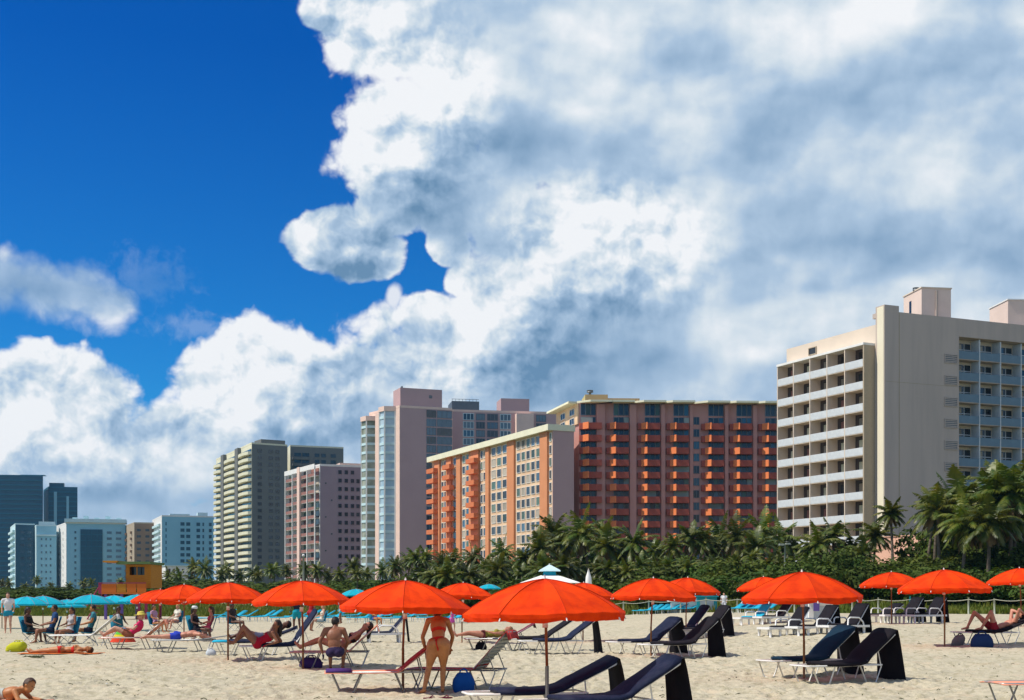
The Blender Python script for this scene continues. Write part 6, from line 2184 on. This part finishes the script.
    person('sunburnt man lying back with both knees raised and hands behind his head', L, dict(
        pelvis=(1.12, 0, .46), chest=(1.50, 0, .60), neck=(1.68, 0, .70), head=(1.80, 0, .82), face=(-.6, -.2, .6), front=(-.3, 0, 1), right=(0, 1, 0),
        elbowL=(1.66, -.36, .98), handL=(1.86, -.14, .86), elbowR=(1.70, .36, .96), handR=(1.88, .14, .86),
        kneeL=(.98, -.16, .92), ankleL=(.72, -.14, .47), toeL=(.56, -.15, .44), kneeR=(.62, .14, .90), ankleR=(.42, .14, .47), toeR=(.27, .14, .44)),
        rz=rad(-3), sex='m', skn='pinkish', hair='black', clothes=[('trunks', (.30, .02, .03), TRUNK, .011)], vox=.015)
    L = loc_at(463, 37.4)
    person('person lying flat on the far plum towel lounger, olive top', L, dict(
        pelvis=(.62, 0, .48), chest=(1.0, 0, .50), neck=(1.18, 0, .54), head=(1.31, 0, .62), face=(-.4, -.3, .8), front=(0, 0, 1), right=(0, 1, 0),
        elbowL=(.9, -.28, .52), handL=(.66, -.2, .58), elbowR=(.9, .28, .5), handR=(.66, .25, .48),
        kneeL=(.18, -.1, .54), ankleL=(-.2, -.1, .46), toeL=(-.28, -.1, .56), kneeR=(.18, .1, .50), ankleR=(-.2, .1, .46), toeR=(-.28, .1, .56)),
        rz=rad(5), sex='f', skn='pinkish', hair='blond', clothes=[('top', (.30, .26, .05), SHIRT[:3], .009), ('bikini_bottom', (.2, .04, .05), BIK_B, .008)], vox=.018)
    # people farther off
    S = 'f', 'm'
    far = [
        (8, 56, 'stand', (.3, -1, 0), 'm', 'light', 'brown', [('shirt', (.70, .68, .66), SHIRT, .012), ('shorts', (.02, .28, .40), TRUNK, .013)], 'standing man in a white shirt and turquoise shorts at the frame edge', None),
        (31, 44, 'sit', (1, -.2, 0), 'f', 'dark', 'black', [('dress', (.02, .02, .02), DRESS, .012)], 'seated bather in black beside the lime yellow bag', None),
        (51, 43.6, 'sit', (-1, -.5, 0), 'm', 'brown', 'black', [('shirt', (.02, .06, .16), SHIRT, .012), ('shorts', (.02, .03, .06), TRUNK, .012)], 'seated bather in a navy shirt between two other seated bathers', None),
        (69, 43, 'sit', (-.7, -1, 0), 'f', 'brown', 'black', [('top', (.45, .42, .42), SHIRT[:3], .01), ('bottoms', (.12, .02, .04), BIK_B, .01)], 'seated bather in a pale grey top by the silvery lounger', None),
        (89.5, 44, 'sit', (-1, -.3, 0), 'm', 'tan', 'black', [('shirt', (.05, .20, .24), SHIRT, .012), ('shorts', (.03, .03, .05), TRUNK, .012)], 'seated bather in dark teal just behind the silvery lounger', None),
        (120, 47, 'sit', (1, -1, 0), 'f', 'dark', 'black', [('dress', (.03, .14, .16), DRESS, .012)], 'seated bather in dark green near the striped ball coloured towels', None),
        (197, 46, 'sit', (1, -.3, 0), 'f', 'dark', 'black', [('dress', (.015, .01, .015), DRESS, .014)], 'dark dressed woman in a white cap sitting behind the blue shorts sunbather', ('cap', (.75, .75, .72))),
        (208, 47.5, 'sit', (-1, -.3, 0), 'f', 'pinkish', 'brown', [('dress', (.55, .08, .14), DRESS, .012)], 'seated woman in pink facing the white capped woman', None),
        (156, 58, 'sit', (1, -.4, 0), 'f', 'tan', 'brown', [('top', (.45, .25, .35), SHIRT, .012)], 'seated bather in mauve under the smallest orange umbrella', None),
        (176, 64, 'sit', (-.6, -1, 0), 'f', 'pinkish', 'blond', [('top', (.70, .66, .55), SHIRT, .012)], 'blond seated bather in a cream top under the orange row', None),
        (234, 60, 'sit', (1, -.5, 0), 'm', 'dark', 'black', [('shirt', (.04, .03, .03), SHIRT, .013)], 'seated man in dark clothes behind the pole near the woman in red', None),
        (297, 58, 'stand', (-.5, 1, 0), 'm', 'dark', 'black', [('shirt', (.03, .025, .04), SHIRT, .013), ('shorts', (.01, .30, .38), [('pelvis', -.9, .75), ('thigh', -.4, .7)], .014)], 'standing man in turquoise shorts behind the resting couple', None),
        (311, 60, 'stand', (.6, 1, 0), 'f', 'brown', 'black', [('dress', (.35, .02, .03), DRESS, .013)], 'standing woman in a dark red dress behind the resting couple', None),
        (321, 66, 'sit', (-1, -.4, 0), 'f', 'light', 'blond', [('dress', (.65, .60, .50), DRESS, .013)], 'seated bather in cream beyond the dark red dress', None),
        (341, 78, 'stand', (-1, -.6, 0), 'f', 'brown', 'black', [('dress', (.02, .35, .45), DRESS, .013)], 'standing woman in a turquoise dress above the seated man', None),
        (375, 70, 'sit', (.7, -1, 0), 'm', 'tan', 'black', [('shorts', (.05, .08, .30), TRUNK, .013)], 'seated man in royal blue shorts beyond the white resin lounger', None),
        (724, 87, 'stand', (-.2, -1, 0), 'm', 'light', 'brown', [('shirt', (.72, .72, .74), SHIRT + [('forearm', -1, .6)], .012), ('shorts', (.55, .55, .58), [('pelvis', -.9, .75), ('thigh', -.4, .8)], .013)], 'standing attendant dressed in white beside the teal beach hut', None),
    ]
    for px, d, pose, face, sex, sk, hr, cl, lab, hat in far:
        J = stand(0.02, face, .08, .04) if pose == 'stand' else sit(face, .36)
        person(lab, loc_at(px, d), J, 0, sex, sk, hr, 0.12 if sex == 'f' else 0, cl, .026, .97 if sex == 'f' else (1.03 if px != 724 else .8), 'bathers farther up the beach', hat, fingers=True)
    # chairs under the seated ones: low folding beach chairs
    fm = clo((.02, .20, .30))
    k = 0
    for px, d, pose, face, *rest in far:
        if pose != 'sit': continue
        x, y, z = loc_at(px, d); f = Vector((face[0], face[1], 0)).normalized()
        o = thing('beach_chair', 'low beach chair holding the ' + rest[4], 'beach chair', (x, y, z), math.atan2(f.y, f.x), 'low beach chairs under the far bathers')
        o['label'] = ' '.join(('low beach chair holding the ' + rest[4]).split()[:16])
        m = MB(); fold_sheet(m, [(.28, .37), (0, .35), (-.16, .37)], -.25, .25, .02, nw=3); m.build('seat', [fm], o)
        m = MB(); fold_sheet(m, [(-.17, .38), (-.32, .9)], -.25, .25, .02, nw=3); m.build('backrest', [fm], o)
        for sgn in (-1, 1):
            m = MB(); m.tube([(.25, sgn * .26, .37), (-.25, sgn * .26, 0)], .013, 5); m.tube([(-.17, sgn * .26, .37), (.22, sgn * .26, 0)], .013, 5); m.build('leg', [M['greymetal']], o)
    # child in pink
    x, y, z = loc_at(452, 58)
    person('small child in a pink dress walking between the bending woman and the plum lounger', (x, y, z), stand(.02, (1, -.3, 0), .1, .05), 0, 'f', 'light', 'brown', .1,
           [('dress', (.60, .10, .42), DRESS, .016)], .026, .68)
    # rainbow ball and loose towels among the bathers
    x, y, z = loc_at(123, 42.5)
    o = thing('small_parasol', 'child sized striped parasol lying among the towels near the straw hat person', 'parasol', (x, y, z), .4); o.scale = (.75, .75, .62)
    for j, c in enumerate(((.02, .25, .40), (.10, .45, .05), (.65, .50, .02), (.60, .05, .02))):
        m = MB()
        a0, a1 = .12 + .11 * j, .12 + .11 * (j + 1)
        m.tube([(0, 0, .95 - .2 * j), (0, 0, .95 - .2 * (j + 1) + .004)], [a0 * (0.3 if j == 0 else 1), a1], 12, 0, False)
        m.build('stripe_panel', [clo(c)], o)
    m = MB(); m.tube([(0, 0, 0), (0, 0, .98)], .015, 6); m.build('pole', [M['whitemetal']], o)
people()
